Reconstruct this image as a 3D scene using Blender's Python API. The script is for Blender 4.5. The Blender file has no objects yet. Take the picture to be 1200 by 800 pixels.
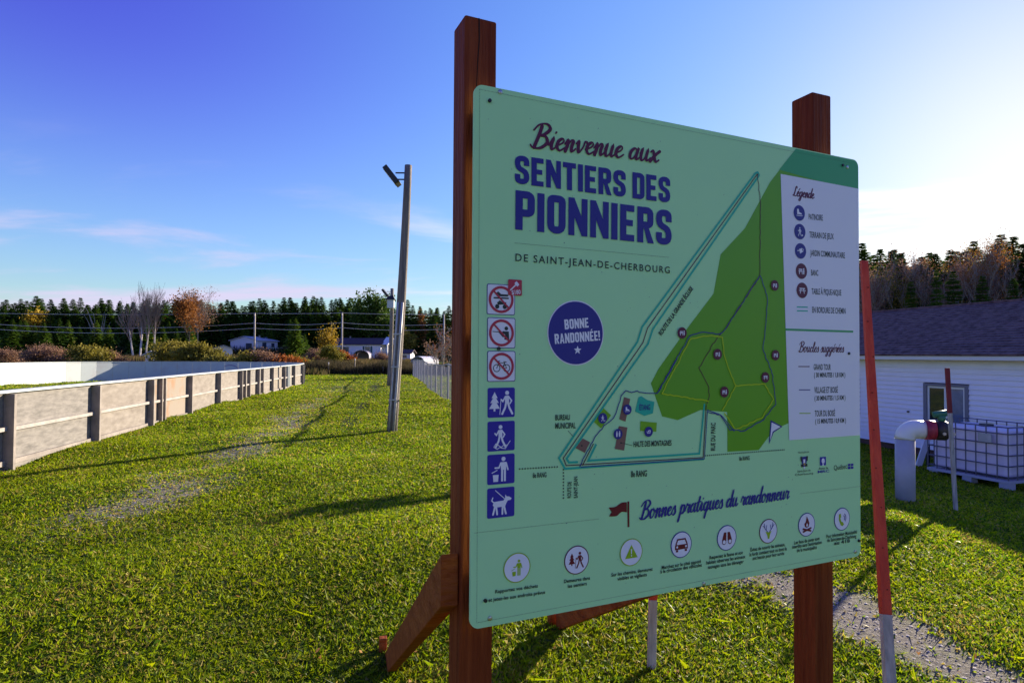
import bpy, bmesh, math, random
import numpy as np
from mathutils import Vector, Matrix

S = bpy.context.scene
COL = S.collection
rad = math.radians
random.seed(7)
NP = np.random.RandomState(11)

# ------------------------------------------------------------------ camera
F_PX, IW, IH = 720.0, 1200.0, 800.0
CAM_H = 1.6
cam_data = bpy.data.cameras.new('camera')
cam = bpy.data.objects.new('camera', cam_data)
COL.objects.link(cam)
cam_data.sensor_width = 36.0
cam_data.lens = 36.0 * F_PX / IW
cam_data.clip_start = 0.05
cam_data.clip_end = 3000
CAM_R = Matrix.Rotation(rad(90 + 1.26), 3, 'X') @ Matrix.Rotation(rad(0.37), 3, 'Z')
cam.matrix_world = Matrix.Translation((0, 0, CAM_H)) @ CAM_R.to_4x4()
S.camera = cam

# ------------------------------------------------------------------ light
SUN_AZ, SUN_EL = rad(42.5), rad(14.3)
SUN = Vector((math.sin(SUN_AZ) * math.cos(SUN_EL), math.cos(SUN_AZ) * math.cos(SUN_EL), math.sin(SUN_EL)))
ld = bpy.data.lights.new('sun', 'SUN')
ld.energy = 3.4
ld.angle = rad(0.55)
ld.color = (1.0, 0.86, 0.66)
lo = bpy.data.objects.new('sun', ld)
COL.objects.link(lo)
lo.rotation_euler = SUN.to_track_quat('Z', 'Y').to_euler()
lo.location = (30, 30, 30)

W = bpy.data.worlds.new('World')
S.world = W
W.use_nodes = True
wn, wl = W.node_tree.nodes, W.node_tree.links
wn.clear()
def wnode(t, **k):
    n = wn.new(t)
    for a, b in k.items(): setattr(n, a, b)
    return n
def wmath(op, a, b=None, c=None):
    n = wnode('ShaderNodeMath', operation=op)
    for i, v in enumerate((a, b, c)):
        if v is None: continue
        if isinstance(v, (int, float)): n.inputs[i].default_value = v
        else: wl.new(v, n.inputs[i])
    return n.outputs[0]
def wsmooth(v, lo_, hi_, to0=0.0, to1=1.0):
    n = wnode('ShaderNodeMapRange', interpolation_type='SMOOTHSTEP')
    wl.new(v, n.inputs[0])
    for i, x in enumerate((lo_, hi_, to0, to1)): n.inputs[i + 1].default_value = x
    return n.outputs[0]
sky = wnode('ShaderNodeTexSky', sky_type='NISHITA')
sky.sun_disc = False
sky.sun_elevation = SUN_EL
sky.sun_rotation = SUN_AZ
sky.altitude = 250
sky.air_density = 1.0
sky.dust_density = 0.4
sky.ozone_density = 2.0
hs = wnode('ShaderNodeHueSaturation')
hs.inputs['Saturation'].default_value = 1.22
hs.inputs['Hue'].default_value = 0.507
wl.new(sky.outputs[0], hs.inputs['Color'])
tc = wnode('ShaderNodeTexCoord')
sep = wnode('ShaderNodeSeparateXYZ')
wl.new(tc.outputs['Generated'], sep.inputs[0])
zc = wmath('MAXIMUM', sep.outputs[2], 0.0)
# deep autumn blue overhead, paler toward the horizon, highlights rolled off near the sun
sdot = wnode('ShaderNodeVectorMath', operation='DOT_PRODUCT')
wl.new(tc.outputs['Generated'], sdot.inputs[0]); sdot.inputs[1].default_value = SUN
tcol = wnode('ShaderNodeMix', data_type='RGBA')
wl.new(wmath('MULTIPLY', wsmooth(sep.outputs[2], 0.08, 0.48), wsmooth(sdot.outputs['Value'], 0.25, 0.97, 1.0, 0.0)), tcol.inputs[0])
tcol.inputs[6].default_value = (0.90, 0.95, 1.10, 1)
tcol.inputs[7].default_value = (0.57, 0.32, 0.97, 1)
tint = wnode('ShaderNodeMix', data_type='RGBA', blend_type='MULTIPLY')
tint.inputs[0].default_value = 1.0
wl.new(hs.outputs[0], tint.inputs[6]); wl.new(tcol.outputs[2], tint.inputs[7])
lum = wnode('ShaderNodeRGBToBW'); wl.new(tint.outputs[2], lum.inputs[0])
gain = wmath('DIVIDE', 1.0, wmath('ADD', 1.0, wmath('MULTIPLY', lum.outputs[0], 0.21)))
roll = wnode('ShaderNodeVectorMath', operation='SCALE')
wl.new(tint.outputs[2], roll.inputs[0]); wl.new(gain, roll.inputs['Scale'])
den = wmath('ADD', zc, 0.10)
cx = wmath('DIVIDE', sep.outputs[0], den)
cy = wmath('DIVIDE', sep.outputs[1], den)
comb = wnode('ShaderNodeCombineXYZ')
wl.new(wmath('MULTIPLY', cx, 0.55), comb.inputs[0])
wl.new(wmath('MULTIPLY', cy, 1.15), comb.inputs[1])
comb.inputs[2].default_value = 3.7
nz = wnode('ShaderNodeTexNoise')
nz.inputs['Scale'].default_value = 0.62
nz.inputs['Detail'].default_value = 9
nz.inputs['Roughness'].default_value = 0.56
nz.inputs['Distortion'].default_value = 0.35
wl.new(comb.outputs[0], nz.inputs['Vector'])
cov = wsmooth(nz.outputs[0], 0.50, 0.66)
band = wmath('MULTIPLY', wsmooth(zc, 0.005, 0.05), wsmooth(zc, 0.13, 0.33, 1.0, 0.0))
mask = wmath('MULTIPLY', wmath('MULTIPLY', cov, band), 0.85)
vd = wnode('ShaderNodeVectorMath', operation='DOT_PRODUCT')
wl.new(tc.outputs['Generated'], vd.inputs[0])
vd.inputs[1].default_value = SUN
glow = wsmooth(vd.outputs['Value'], 0.5, 1.0)
ccol = wnode('ShaderNodeMix', data_type='RGBA')
wl.new(glow, ccol.inputs[0])
ccol.inputs[6].default_value = (2.5, 2.2, 3.0, 1)
ccol.inputs[7].default_value = (6.5, 6.2, 6.4, 1)
skym = wnode('ShaderNodeMix', data_type='RGBA')
wl.new(mask, skym.inputs[0])
wl.new(roll.outputs[0], skym.inputs[6])
wl.new(ccol.outputs[2], skym.inputs[7])
bg = wnode('ShaderNodeBackground')
bg.inputs[1].default_value = 0.085
wl.new(skym.outputs[2], bg.inputs[0])
wo = wnode('ShaderNodeOutputWorld')
wl.new(bg.outputs[0], wo.inputs[0])

S.view_settings.view_transform = 'Standard'
S.view_settings.look = 'None'
S.view_settings.gamma = 1.0
S.view_settings.exposure = 1.9
S.render.engine = 'CYCLES'
S.cycles.use_denoising = True
S.cycles.max_bounces = 6
S.cycles.transparent_max_bounces = 8

# ------------------------------------------------------------------ measuring helpers
def ray(px, py):
    return CAM_R @ Vector(((px - IW / 2) / F_PX, (IH / 2 - py) / F_PX, -1.0))
def at(px, py, Y):
    d = ray(px, py)
    return Vector((0, 0, CAM_H)) + d * (Y / d.y)
_ph = NP.rand(40) * 6.28
def bumps(x, y):
    v = 0.0
    for i, (wx, wy, a) in enumerate(((1.1, .5, .018), (-.6, 1.5, .022), (2.3, 1.4, .013), (1.9, -2.6, .011), (4.1, 2.2, .004), (-3.3, 4.4, .004), (.31, .22, .03), (.2, -.35, .03))):
        v = v + a * np.sin(wx * x + wy * y + _ph[i])
    return v
def sstep(a, b, x):
    t = np.clip((x - a) / (b - a), 0, 1)
    return t * t * (3 - 2 * t)
def height(x, y):
    x = np.asarray(x, float); y = np.asarray(y, float)
    t = np.clip(x - 2.3, 0, None)
    slope = np.where(t < 1.0, 0.5 * t * t, t - 0.5)
    slope = np.minimum(slope, 8.5)
    h = -0.105 * slope * sstep(80, 40, y)
    h = h + 0.5 * sstep(60, 112, y) * sstep(-24, -44, x)
    h = h + 0.25 * sstep(70, 115, y) * sstep(0, -14, x)
    fade = sstep(48, 30, y) * sstep(-40, -25, y)
    return h + bumps(x, y) * (0.25 + 0.75 * fade)
def gh(x, y): return float(height(x, y))
def G(px, py):
    d = ray(px, py); z = 0.0
    for _ in range(12):
        t = (z - CAM_H) / d.z
        x, y = d.x * t, d.y * t
        z = gh(x, y)
    return Vector((x, y, z))

# ------------------------------------------------------------------ materials
MATS = {}
def mat(name, col, rough=0.7, var=0.0, vscale=8.0, bump=0.0, bscale=40.0, metal=0.0, stretch=None, col2=None, trans=0.0, spec=0.4, thr=(0.35, 0.68)):
    if name in MATS: return MATS[name]
    m = bpy.data.materials.new(name); m.use_nodes = True
    n, l = m.node_tree.nodes, m.node_tree.links
    b = n['Principled BSDF']
    b.inputs['Base Color'].default_value = (*col, 1)
    b.inputs['Roughness'].default_value = rough
    b.inputs['Metallic'].default_value = metal
    b.inputs['Specular IOR Level'].default_value = spec
    tcn = n.new('ShaderNodeTexCoord'); src = tcn.outputs['Object']
    if stretch:
        mp = n.new('ShaderNodeMapping'); mp.inputs['Scale'].default_value = stretch
        l.new(src, mp.inputs[0]); src = mp.outputs[0]
    if var > 0 or col2:
        t = n.new('ShaderNodeTexNoise'); t.inputs['Scale'].default_value = vscale; t.inputs['Detail'].default_value = 6; t.inputs['Roughness'].default_value = .62
        l.new(src, t.inputs['Vector'])
        r = n.new('ShaderNodeMapRange'); r.inputs[1].default_value = thr[0]; r.inputs[2].default_value = thr[1]
        l.new(t.outputs[0], r.inputs[0])
        mx = n.new('ShaderNodeMix'); mx.data_type = 'RGBA'
        l.new(r.outputs[0], mx.inputs[0])
        c2 = col2 or tuple(min(1, c * (1 + var)) for c in col)
        c1 = col if col2 else tuple(c * (1 - var) for c in col)
        mx.inputs[6].default_value = (*c1, 1); mx.inputs[7].default_value = (*c2, 1)
        l.new(mx.outputs[2], b.inputs['Base Color'])
    if bump > 0:
        t2 = n.new('ShaderNodeTexNoise'); t2.inputs['Scale'].default_value = bscale; t2.inputs['Detail'].default_value = 5
        l.new(src, t2.inputs['Vector'])
        bp = n.new('ShaderNodeBump'); bp.inputs['Strength'].default_value = bump; bp.inputs['Distance'].default_value = 0.02
        l.new(t2.outputs[0], bp.inputs['Height']); l.new(bp.outputs[0], b.inputs['Normal'])
    if trans > 0:
        tr = n.new('ShaderNodeBsdfTranslucent'); ms = n.new('ShaderNodeMixShader'); ms.inputs[0].default_value = trans
        cs = b.inputs['Base Color']
        if cs.is_linked: l.new(cs.links[0].from_socket, tr.inputs[0])
        else: tr.inputs[0].default_value = cs.default_value
        l.new(b.outputs[0], ms.inputs[1]); l.new(tr.outputs[0], ms.inputs[2]); l.new(ms.outputs[0], n['Material Output'].inputs[0])
    MATS[name] = m
    return m
def attr_mat(name, attr, rough=0.7, trans=0.4):
    m = bpy.data.materials.new(name); m.use_nodes = True
    n, l = m.node_tree.nodes, m.node_tree.links
    b = n['Principled BSDF']; b.inputs['Roughness'].default_value = rough; b.inputs['Specular IOR Level'].default_value = 0.12
    a = n.new('ShaderNodeAttribute'); a.attribute_name = attr
    l.new(a.outputs['Color'], b.inputs['Base Color'])
    tr = n.new('ShaderNodeBsdfTranslucent'); l.new(a.outputs['Color'], tr.inputs[0])
    ms = n.new('ShaderNodeMixShader'); ms.inputs[0].default_value = trans
    l.new(b.outputs[0], ms.inputs[1]); l.new(tr.outputs[0], ms.inputs[2]); l.new(ms.outputs[0], n['Material Output'].inputs[0])
    return m
def glass_mat(name, col, rough=0.03):
    m = mat(name, col, rough, spec=0.9)
    return m

# ------------------------------------------------------------------ object helpers
def tag(o, label=None, cat=None, group=None, kind=None):
    if label: o['label'] = label
    if cat: o['category'] = cat
    if group: o['group'] = group
    if kind: o['kind'] = kind
    return o
def thing(name, label, cat, loc=(0, 0, 0), group=None, rz=0.0):
    o = bpy.data.objects.new(name, None); COL.objects.link(o)
    o.empty_display_size = 0.1
    o.location = loc; o.rotation_euler = (0, 0, rz)
    return tag(o, label, cat, group)
def worldloc(p):
    v = Vector((0, 0, 0))
    while p is not None:
        v = v + p.location; p = p.parent
    return v
class MB:
    def __init__(s): s.v = []; s.f = []; s.m = []
    def raw(s, vs, fs, mi=0):
        k = len(s.v); s.v += [tuple(x) for x in vs]; s.f += [tuple(i + k for i in f) for f in fs]; s.m += [mi] * len(fs); return s
    def hexa(s, p, mi=0):   # 8 points: bottom 0-3, top 4-7
        return s.raw(p, [(3, 2, 1, 0), (4, 5, 6, 7), (0, 1, 5, 4), (1, 2, 6, 5), (2, 3, 7, 6), (3, 0, 4, 7)], mi)
    def box(s, o, ax, ay, az, mi=0):   # corner o and 3 edge vectors
        o, ax, ay, az = Vector(o), Vector(ax), Vector(ay), Vector(az)
        return s.hexa([o, o + ax, o + ax + ay, o + ay, o + az, o + ax + az, o + ax + ay + az, o + ay + az], mi)
    def cbox(s, c, sx, sy, sz, az=0.0, mi=0):   # centred in xy, base at c.z ; rotated about z
        ca, sa = math.cos(az), math.sin(az)
        ax = Vector((ca, sa, 0)) * sx; ay = Vector((-sa, ca, 0)) * sy
        return s.box(Vector(c) - ax / 2 - ay / 2, ax, ay, Vector((0, 0, sz)), mi)
    def beam(s, a, b, w, t, up=(0, 0, 1), w2=None, t2=None, mi=0):
        a, b = Vector(a), Vector(b); d = (b - a).normalized()
        x = d.cross(Vector(up)); x = (x if x.length > 1e-4 else d.cross(Vector((0, 1, 0)))).normalized(); y = x.cross(d)
        w2 = w2 or w; t2 = t2 or t
        p = []
        for c, ww, tt in ((a, w, t), (b, w2, t2)):
            p += [c - x * ww / 2 - y * tt / 2, c + x * ww / 2 - y * tt / 2, c + x * ww / 2 + y * tt / 2, c - x * ww / 2 + y * tt / 2]
        return s.hexa(p, mi)
    def tube(s, pts, rs, n=8, mi=0, cap=True):
        pts = [Vector(p) for p in pts]
        if not isinstance(rs, (list, tuple)): rs = [rs] * len(pts)
        k = len(s.v); ref = None
        for i, p in enumerate(pts):
            d = (pts[min(i + 1, len(pts) - 1)] - pts[max(i - 1, 0)]).normalized()
            if ref is None: ref = Vector((1, 0, 0)) if abs(d.x) < .8 else Vector((0, 1, 0))
            x = (ref - d * ref.dot(d)).normalized(); y = d.cross(x); ref = x
            for j in range(n):
                a = 2 * math.pi * j / n
                s.v.append(tuple(p + (x * math.cos(a) + y * math.sin(a)) * rs[i]))
        for i in range(len(pts) - 1):
            for j in range(n):
                s.f.append((k + i * n + j, k + i * n + (j + 1) % n, k + (i + 1) * n + (j + 1) % n, k + (i + 1) * n + j)); s.m.append(mi)
        if cap:
            s.f.append(tuple(k + j for j in reversed(range(n)))); s.m.append(mi)
            s.f.append(tuple(k + (len(pts) - 1) * n + j for j in range(n))); s.m.append(mi)
        return s
    def prism(s, poly, ext, mi=0):
        k = len(poly); ext = Vector(ext)
        vs = [Vector(p) for p in poly] + [Vector(p) + ext for p in poly]
        fs = [tuple(range(k)), tuple(reversed(range(k, 2 * k)))] + [(i, i + k, (i + 1) % k + k, (i + 1) % k) for i in range(k)]
        return s.raw(vs, fs, mi)
    def build(s, name, mats, parent=None, smooth=False, bevel=0.0):
        o0 = worldloc(parent) if parent is not None else Vector((0, 0, 0))
        me = bpy.data.meshes.new(name)
        me.from_pydata([(x - o0.x, y - o0.y, z - o0.z) for x, y, z in s.v], [], s.f)
        if not isinstance(mats, (list, tuple)): mats = [mats]
        for m in mats: me.materials.append(m)
        if len(mats) > 1: me.polygons.foreach_set('material_index', s.m)
        if smooth: me.polygons.foreach_set('use_smooth', [True] * len(me.polygons))
        me.validate()
        if not smooth or True:
            bm = bmesh.new(); bm.from_mesh(me); bmesh.ops.recalc_face_normals(bm, faces=bm.faces); bm.to_mesh(me); bm.free()
        o = bpy.data.objects.new(name, me); COL.objects.link(o)
        if parent is not None: o.parent = parent
        if bevel > 0:
            b = o.modifiers.new('bevel', 'BEVEL'); b.width = bevel; b.segments = 2; b.limit_method = 'ANGLE'; b.angle_limit = rad(40)
        return o
def fast_mesh(name, verts, tris, mats, colors=None, matidx=None):
    me = bpy.data.meshes.new(name)
    nv, nf = len(verts), len(tris)
    me.vertices.add(nv); me.vertices.foreach_set('co', np.asarray(verts, np.float32).ravel())
    k = tris.shape[1]
    me.loops.add(nf * k); me.loops.foreach_set('vertex_index', np.asarray(tris, np.int32).ravel())
    me.polygons.add(nf); me.polygons.foreach_set('loop_start', np.arange(0, nf * k, k, dtype=np.int32))
    try: me.polygons.foreach_set('loop_total', np.full(nf, k, np.int32))
    except Exception: pass
    for m in mats: me.materials.append(m)
    if matidx is not None: me.polygons.foreach_set('material_index', matidx)
    me.update(calc_edges=True)
    if colors is not None:
        a = me.color_attributes.new('tone', 'FLOAT_COLOR', 'POINT')
        a.data.foreach_set('color', np.asarray(colors, np.float32).ravel())
    return me
def link_mesh(name, me, parent=None):
    o = bpy.data.objects.new(name, me); COL.objects.link(o)
    if parent is not None: o.parent = parent
    return o
def copy_tree(o, parent=None):
    c = o.copy(); COL.objects.link(c); c.parent = parent
    for ch in list(o.children): copy_tree(ch, c)
    return c

# ------------------------------------------------------------------ the ground
def catmull(pts, n=8):
    out = []
    P = [pts[0]] + list(pts) + [pts[-1]]
    for i in range(1, len(P) - 2):
        p0, p1, p2, p3 = [np.array(q, float) for q in P[i - 1:i + 3]]
        for k in range(n):
            t = k / n
            out.append(tuple(.5 * ((2 * p1) + (p2 - p0) * t + (2 * p0 - 5 * p1 + 4 * p2 - p3) * t * t + (3 * p1 - p0 - 3 * p2 + p3) * t ** 3)))
    out.append(tuple(pts[-1]))
    return out
def gpath(pix): return np.array(catmull([tuple(G(*p))[:2] for p in pix], 6))
PATH_R = gpath([(700, 622), (800, 645), (900, 676), (1000, 716), (1095, 765), (1190, 822), (1300, 895)])
PATH_L = gpath([(400, 452), (375, 468), (345, 490), (296, 520), (240, 546), (190, 574), (150, 596), (60, 640)])
TRACK = gpath([(441, 449), (437, 456), (428, 470), (416, 486), (403, 503)])
def dist_path(x, y, P):
    d = np.full(np.shape(x), 1e9)
    for a, b in zip(P[:-1], P[1:]):
        ab = b - a; L = (ab ** 2).sum() + 1e-9
        t = np.clip(((x - a[0]) * ab[0] + (y - a[1]) * ab[1]) / L, 0, 1)
        d = np.minimum(d, np.hypot(x - a[0] - t * ab[0], y - a[1] - t * ab[1]))
    return d
def wob(x, y, k=1.0, s=0):
    return (np.sin(1.7 * k * x + 2.9 * k * y + s) + np.sin(-3.1 * k * x + 1.3 * k * y + 1 + s) + np.sin(5.3 * k * x + 4.1 * k * y + 2 + s) + np.sin(7.9 * k * x - 6.7 * k * y + s)) / 4
def gravel_mask(x, y):
    x = np.asarray(x, float); y = np.asarray(y, float)
    a = sstep(0.36, 0.10, dist_path(x, y, PATH_R) + .14 * wob(x, y, 1.6))
    dl = dist_path(x, y, PATH_L) + .35 * wob(x, y, 1.1)
    b = sstep(0.95, 0.05, dl) * .80 * sstep(.0, .45, .5 + .5 * wob(x, y, .5, 3)) * sstep(4.6, 6.6, y) * sstep(36, 20, y)
    return np.maximum(a, b)
def axis(segs):
    out = [segs[0][0]]
    for a, b, st in segs:
        n = max(1, int(round((b - a) / st)))
        out += list(a + (b - a) * (np.arange(1, n + 1) / n))
    return np.array(out)
gx = axis([(-900, -120, 130), (-120, -40, 8), (-40, -14, 1.3), (-14, 9, .2), (9, 30, 1), (30, 120, 9), (120, 900, 130)])
gy = axis([(-300, -20, 40), (-20, 1.5, 1.5), (1.5, 14, .2), (14, 40, .6), (40, 130, 5), (130, 1200, 107)])
XX, YY = np.meshgrid(gx, gy)
ZZ = height(XX, YY)
V = np.stack([XX, YY, ZZ], -1).reshape(-1, 3)
nx, ny = len(gx), len(gy)
idx = np.arange(nx * ny).reshape(ny, nx)
Q = np.stack([idx[:-1, :-1], idx[:-1, 1:], idx[1:, 1:], idx[1:, :-1]], -1).reshape(-1, 4)
gm = gravel_mask(V[:, 0], V[:, 1])
tr = sstep(.34, .08, dist_path(V[:, 0], V[:, 1], TRACK))
gcol = np.stack([gm, tr, np.zeros_like(gm), np.ones_like(gm)], -1)

def ground_mat():
    m = bpy.data.materials.new('lawn'); m.use_nodes = True
    n, l = m.node_tree.nodes, m.node_tree.links
    b = n['Principled BSDF']; b.inputs['Roughness'].default_value = .9; b.inputs['Specular IOR Level'].default_value = .1
    t = n.new('ShaderNodeTexCoord')
    def noise(sc, det=5, ro=.6):
        q = n.new('ShaderNodeTexNoise'); q.inputs['Scale'].default_value = sc; q.inputs['Detail'].default_value = det; q.inputs['Roughness'].default_value = ro
        l.new(t.outputs['Object'], q.inputs['Vector']); return q.outputs[0]
    def mr(v, a, c):
        q = n.new('ShaderNodeMapRange'); q.inputs[1].default_value = a; q.inputs[2].default_value = c; l.new(v, q.inputs[0]); return q.outputs[0]
    def mix(f, a, c):
        q = n.new('ShaderNodeMix'); q.data_type = 'RGBA'; l.new(f, q.inputs[0])
        for i, z in ((6, a), (7, c)):
            if isinstance(z, tuple): q.inputs[i].default_value = (*z, 1)
            else: l.new(z, q.inputs[i])
        return q.outputs[2]
    c = mix(mr(noise(.55), .38, .62), (.14, .215, .004), (.27, .29, .006))
    c = mix(mr(noise(3.5), .45, .72), c, (.17, .145, .035))
    c = mix(mr(noise(38, 3), .35, .75), c, (.05, .085, .01))
    a = n.new('ShaderNodeAttribute'); a.attribute_name = 'tone'
    sp = n.new('ShaderNodeSeparateColor'); l.new(a.outputs['Color'], sp.inputs[0])
    gv = mix(mr(noise(55, 4, .7), .38, .66), (.14, .12, .09), (.40, .36, .30))
    c = mix(sp.outputs[0], c, gv)
    c = mix(sp.outputs[1], c, (.028, .036, .012))
    l.new(c, b.inputs['Base Color'])
    bp = n.new('ShaderNodeBump'); bp.inputs['Strength'].default_value = .9; bp.inputs['Distance'].default_value = .05
    l.new(noise(24, 6, .7), bp.inputs['Height']); l.new(bp.outputs[0], b.inputs['Normal'])
    return m
g_me = fast_mesh('ground', V, Q, [ground_mat()], gcol)
g_me.polygons.foreach_set('use_smooth', [True] * len(g_me.polygons))
ground = tag(link_mesh('ground', g_me), kind='structure')
ground['label'] = 'mown autumn lawn with worn gravel patches'

# ------------------------------------------------------------------ shared materials
M_paint = mat('brown_stain', (.155, .022, .005), .62, col2=(.28, .056, .013), vscale=2.2, stretch=(16, 16, .9), bump=.6, bscale=8, spec=.14, thr=(.38, .66))
M_brace = mat('brown_stain_brace', (.20, .034, .006), .65, col2=(.34, .085, .018), vscale=3.0, stretch=(3, 3, 9), bump=.5, bscale=9, spec=.14)
M_crack = mat('wood_crack', (.012, .006, .005), .95)
M_board = mat('board_print', (.47, .83, .40), .42, col2=(.49, .85, .42), vscale=2.5, spec=.3)
M_steel = mat('zinc', (.45, .45, .46), .35, metal=.9)
M_grey_wood = mat('weathered_wood', (.15, .125, .105), .9, col2=(.30, .26, .225), vscale=2.4, stretch=(14, 14, .7), bump=.8, bscale=20)
M_ply = mat('old_plywood', (.15, .128, .112), .85, col2=(.27, .24, .215), vscale=3.4, stretch=(1, 1, 3.0), thr=(.28, .7), bump=.15, bscale=30)
PLYS = [M_ply, mat('grey_plywood', (.105, .098, .094), .85, col2=(.25, .232, .218), vscale=4.5, stretch=(1, 1, 4.0), thr=(.25, .7), bump=.2), mat('brown_plywood', (.15, .12, .095), .85, col2=(.27, .235, .20), vscale=5.2, stretch=(1, 1, 2.0), thr=(.25, .7), bump=.2)]
M_ply_stain = mat('stained_plywood', (.25, .21, .175), .85, col2=(.28, .13, .05), vscale=1.7, thr=(.5, .75), bump=.15)
M_stud = mat('stud_wood', (.25, .22, .20), .85, var=.25, vscale=4, bump=.25)
M_rail = mat('rail_wood', (.34, .31, .29), .8, var=.2, vscale=4)
M_white = mat('white_board', (.46, .51, .52), .6, col2=(.42, .41, .42), vscale=1.6, thr=(.5, .8))
M_galv = mat('galvanised', (.42, .41, .40), .5, metal=.25, var=.15, vscale=6)
M_black = mat('black_metal', (.02, .02, .022), .45)
M_bark = mat('bark', (.10, .08, .065), .9, var=.3, vscale=10)
M_birch = mat('birch_bark', (.55, .50, .46), .8, col2=(.2, .17, .15), vscale=6, thr=(.55, .7))
M_twig = mat('twigs', (.32, .24, .19), .9)
M_greybark = mat('grey_bark', (.33, .29, .25), .85, var=.25, vscale=8)

# ------------------------------------------------------------------ THE SIGN
def foot(px, Y):
    p = at(px, 418, Y); return Vector((p.x, p.y, 0))
PL, PR = foot(553.3, 1.3725), foot(1007.2, 1.8985)
U = (PR - PL).normalized()
NB = Vector((-U.y, U.x, 0))          # away from the viewer, behind the board
if NB.y < 0: NB = -NB
BW = (PR - PL).length
def B(px, py):
    d = ray(px, py); o = Vector((0, 0, CAM_H))
    t = (PL - o).dot(NB) / d.dot(NB)
    p = o + d * t
    return ((p - PL).dot(U), p.z)
Z0 = .5 * (B(551, 738)[1] + B(1013, 650)[1])
Z1 = .5 * (B(556, 98)[1] + B(1001, 187)[1])
def bp(u, z, off=0.0):   # off>0 = toward the viewer
    return PL + U * u + Vector((0, 0, z)) - NB * off
sign_base = Vector((*(bp(BW / 2, 0, -.08)).xy, 0)); sign_base.z = gh(*sign_base.xy)
sign = thing('trail_map_sign', 'large mint green trail map board on two brown wooden posts', 'sign', sign_base)

def rrect(u0, z0, u1, z1, r, n=6):
    out = []
    for cx_, cz_, a0 in ((u1 - r, z0 + r, -90), (u1 - r, z1 - r, 0), (u0 + r, z1 - r, 90), (u0 + r, z0 + r, 180)):
        for k in range(n + 1):
            a = rad(a0 + 90 * k / n); out.append((cx_ + r * math.cos(a), cz_ + r * math.sin(a)))
    return out
THK = .007
m = MB(); m.prism([bp(u, z, 0) for u, z in rrect(0, Z0, BW, Z1, .022)], NB * THK)
board = m.build('board', M_board, sign)
# horizontal battens between the board and the posts
for zc_ in (Z0 + .07, .5 * (Z0 + Z1), Z1 - .10):
    m = MB(); m.box(bp(.012, zc_ - .045, -THK - .0015), U * (BW - .05), NB * .0215, Vector((0, 0, .09)))
    m.build('batten', M_paint, sign, bevel=.002)
PS = .080; POFF = -(THK + .0245)
uL = B(541.5, 760)[0] + .006
uR = B(991, 700)[0] - PS - .012
zTopL = B(560, 22)[1] + .022
zTopR = B(955, 108)[1] + .020
for uu, zt, skew in ((uL, zTopL, 0.0), (uR, zTopR, rad(-1.5))):
    m = MB()
    c = bp(uu + PS / 2, -.35, POFF - PS / 2)
    ax = (Matrix.Rotation(skew, 3, 'Z') @ U) * PS; ay = (Matrix.Rotation(skew, 3, 'Z') @ NB) * PS
    m.box(c - ax / 2 - ay / 2, ax, ay, Vector((0, 0, zt + .35)))
    m.build('post', M_paint, sign, bevel=.005)
# drying crack at the top of the near post
cr = [(.43, 0), (.44, -.05), (.40, -.10), (.37, -.16), (.33, -.22), (.28, -.30)]
m = MB(); k0 = 0
pts = [bp(uL + PS * a, zTopL + b - .002, POFF + .0007) for a, b in cr]
for i in range(len(pts) - 1):
    w0 = .0016 * (1 - i / 6); w1 = .0016 * (1 - (i + 1) / 6)
    m.raw([pts[i] - U * w0, pts[i] + U * w0, pts[i + 1] + U * w1, pts[i + 1] - U * w1], [(0, 1, 2, 3)])
m.build('crack', M_crack, sign)
# braces to the ground behind
def brace(u, z_top, gpx, lift):
    g = G(*gpx); g.z += lift
    a = bp(u, z_top, POFF - .012)
    d = g - a; dh = Vector((d.x, d.y, 0)).normalized(); sd = Vector((dh.y, -dh.x, 0))
    hh = Vector((0, 0, .118)); t = sd * .040
    m = MB(); m.hexa([a - t / 2 - hh / 2, a + t / 2 - hh / 2, g + t / 2 - hh / 2, g - t / 2 - hh / 2,
                      a - t / 2 + hh / 2, a + t / 2 + hh / 2, g + t / 2 + hh / 2, g - t / 2 + hh / 2])
    m.build('brace', M_brace, sign, bevel=.003)
    s = g + dh * .035 - sd * .03
    m = MB(); m.cbox((s.x, s.y, gh(s.x, s.y) - .1), .04, .04, .17, math.atan2(dh.y, dh.x))
    m.build('ground_stake', M_brace, sign, bevel=.003)
brace(uL - .0215, B(525, 683)[1] - .01, (456, 765), -.05)
brace(uR - .0215, B(560, 700)[1] + .05, (655, 733), .035)

# ---- print on the board -------------------------------------------------
def pm(name, c, r=.42): return mat('print_' + name, c, r, spec=.3)
C_NAVY = pm('navy', (.030, .026, .235)); C_PLUM = pm('plum', (.115, .010, .045)); C_DK = pm('charcoal', (.022, .035, .035))
C_LIL = pm('white', (.86, .80, .86)); C_RED = pm('red', (.50, .035, .07)); C_BLUE = pm('sign_blue', (.035, .022, .33))
C_TEAL = pm('teal', (.02, .46, .31)); C_BRN = pm('brown', (.24, .115, .095)); C_OLV = pm('olive', (.33, .50, .02))
C_GRN = mat('print_forest', (.15, .40, .012), .42, col2=(.13, .38, .03), vscale=1.2, spec=.3)
C_GRN2 = pm('green_square', (.20, .45, .02)); C_GRND = pm('green_band', (.06, .38, .14)); C_DARKRED = pm('dark_red', (.17, .012, .02))
C_LIME = pm('lime', (.46, .60, .01)); C_ORN = pm('gold', (.5, .3, .05)); C_STAIN = pm('speck', (.16, .27, .22))
LAYER = .00035
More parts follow.
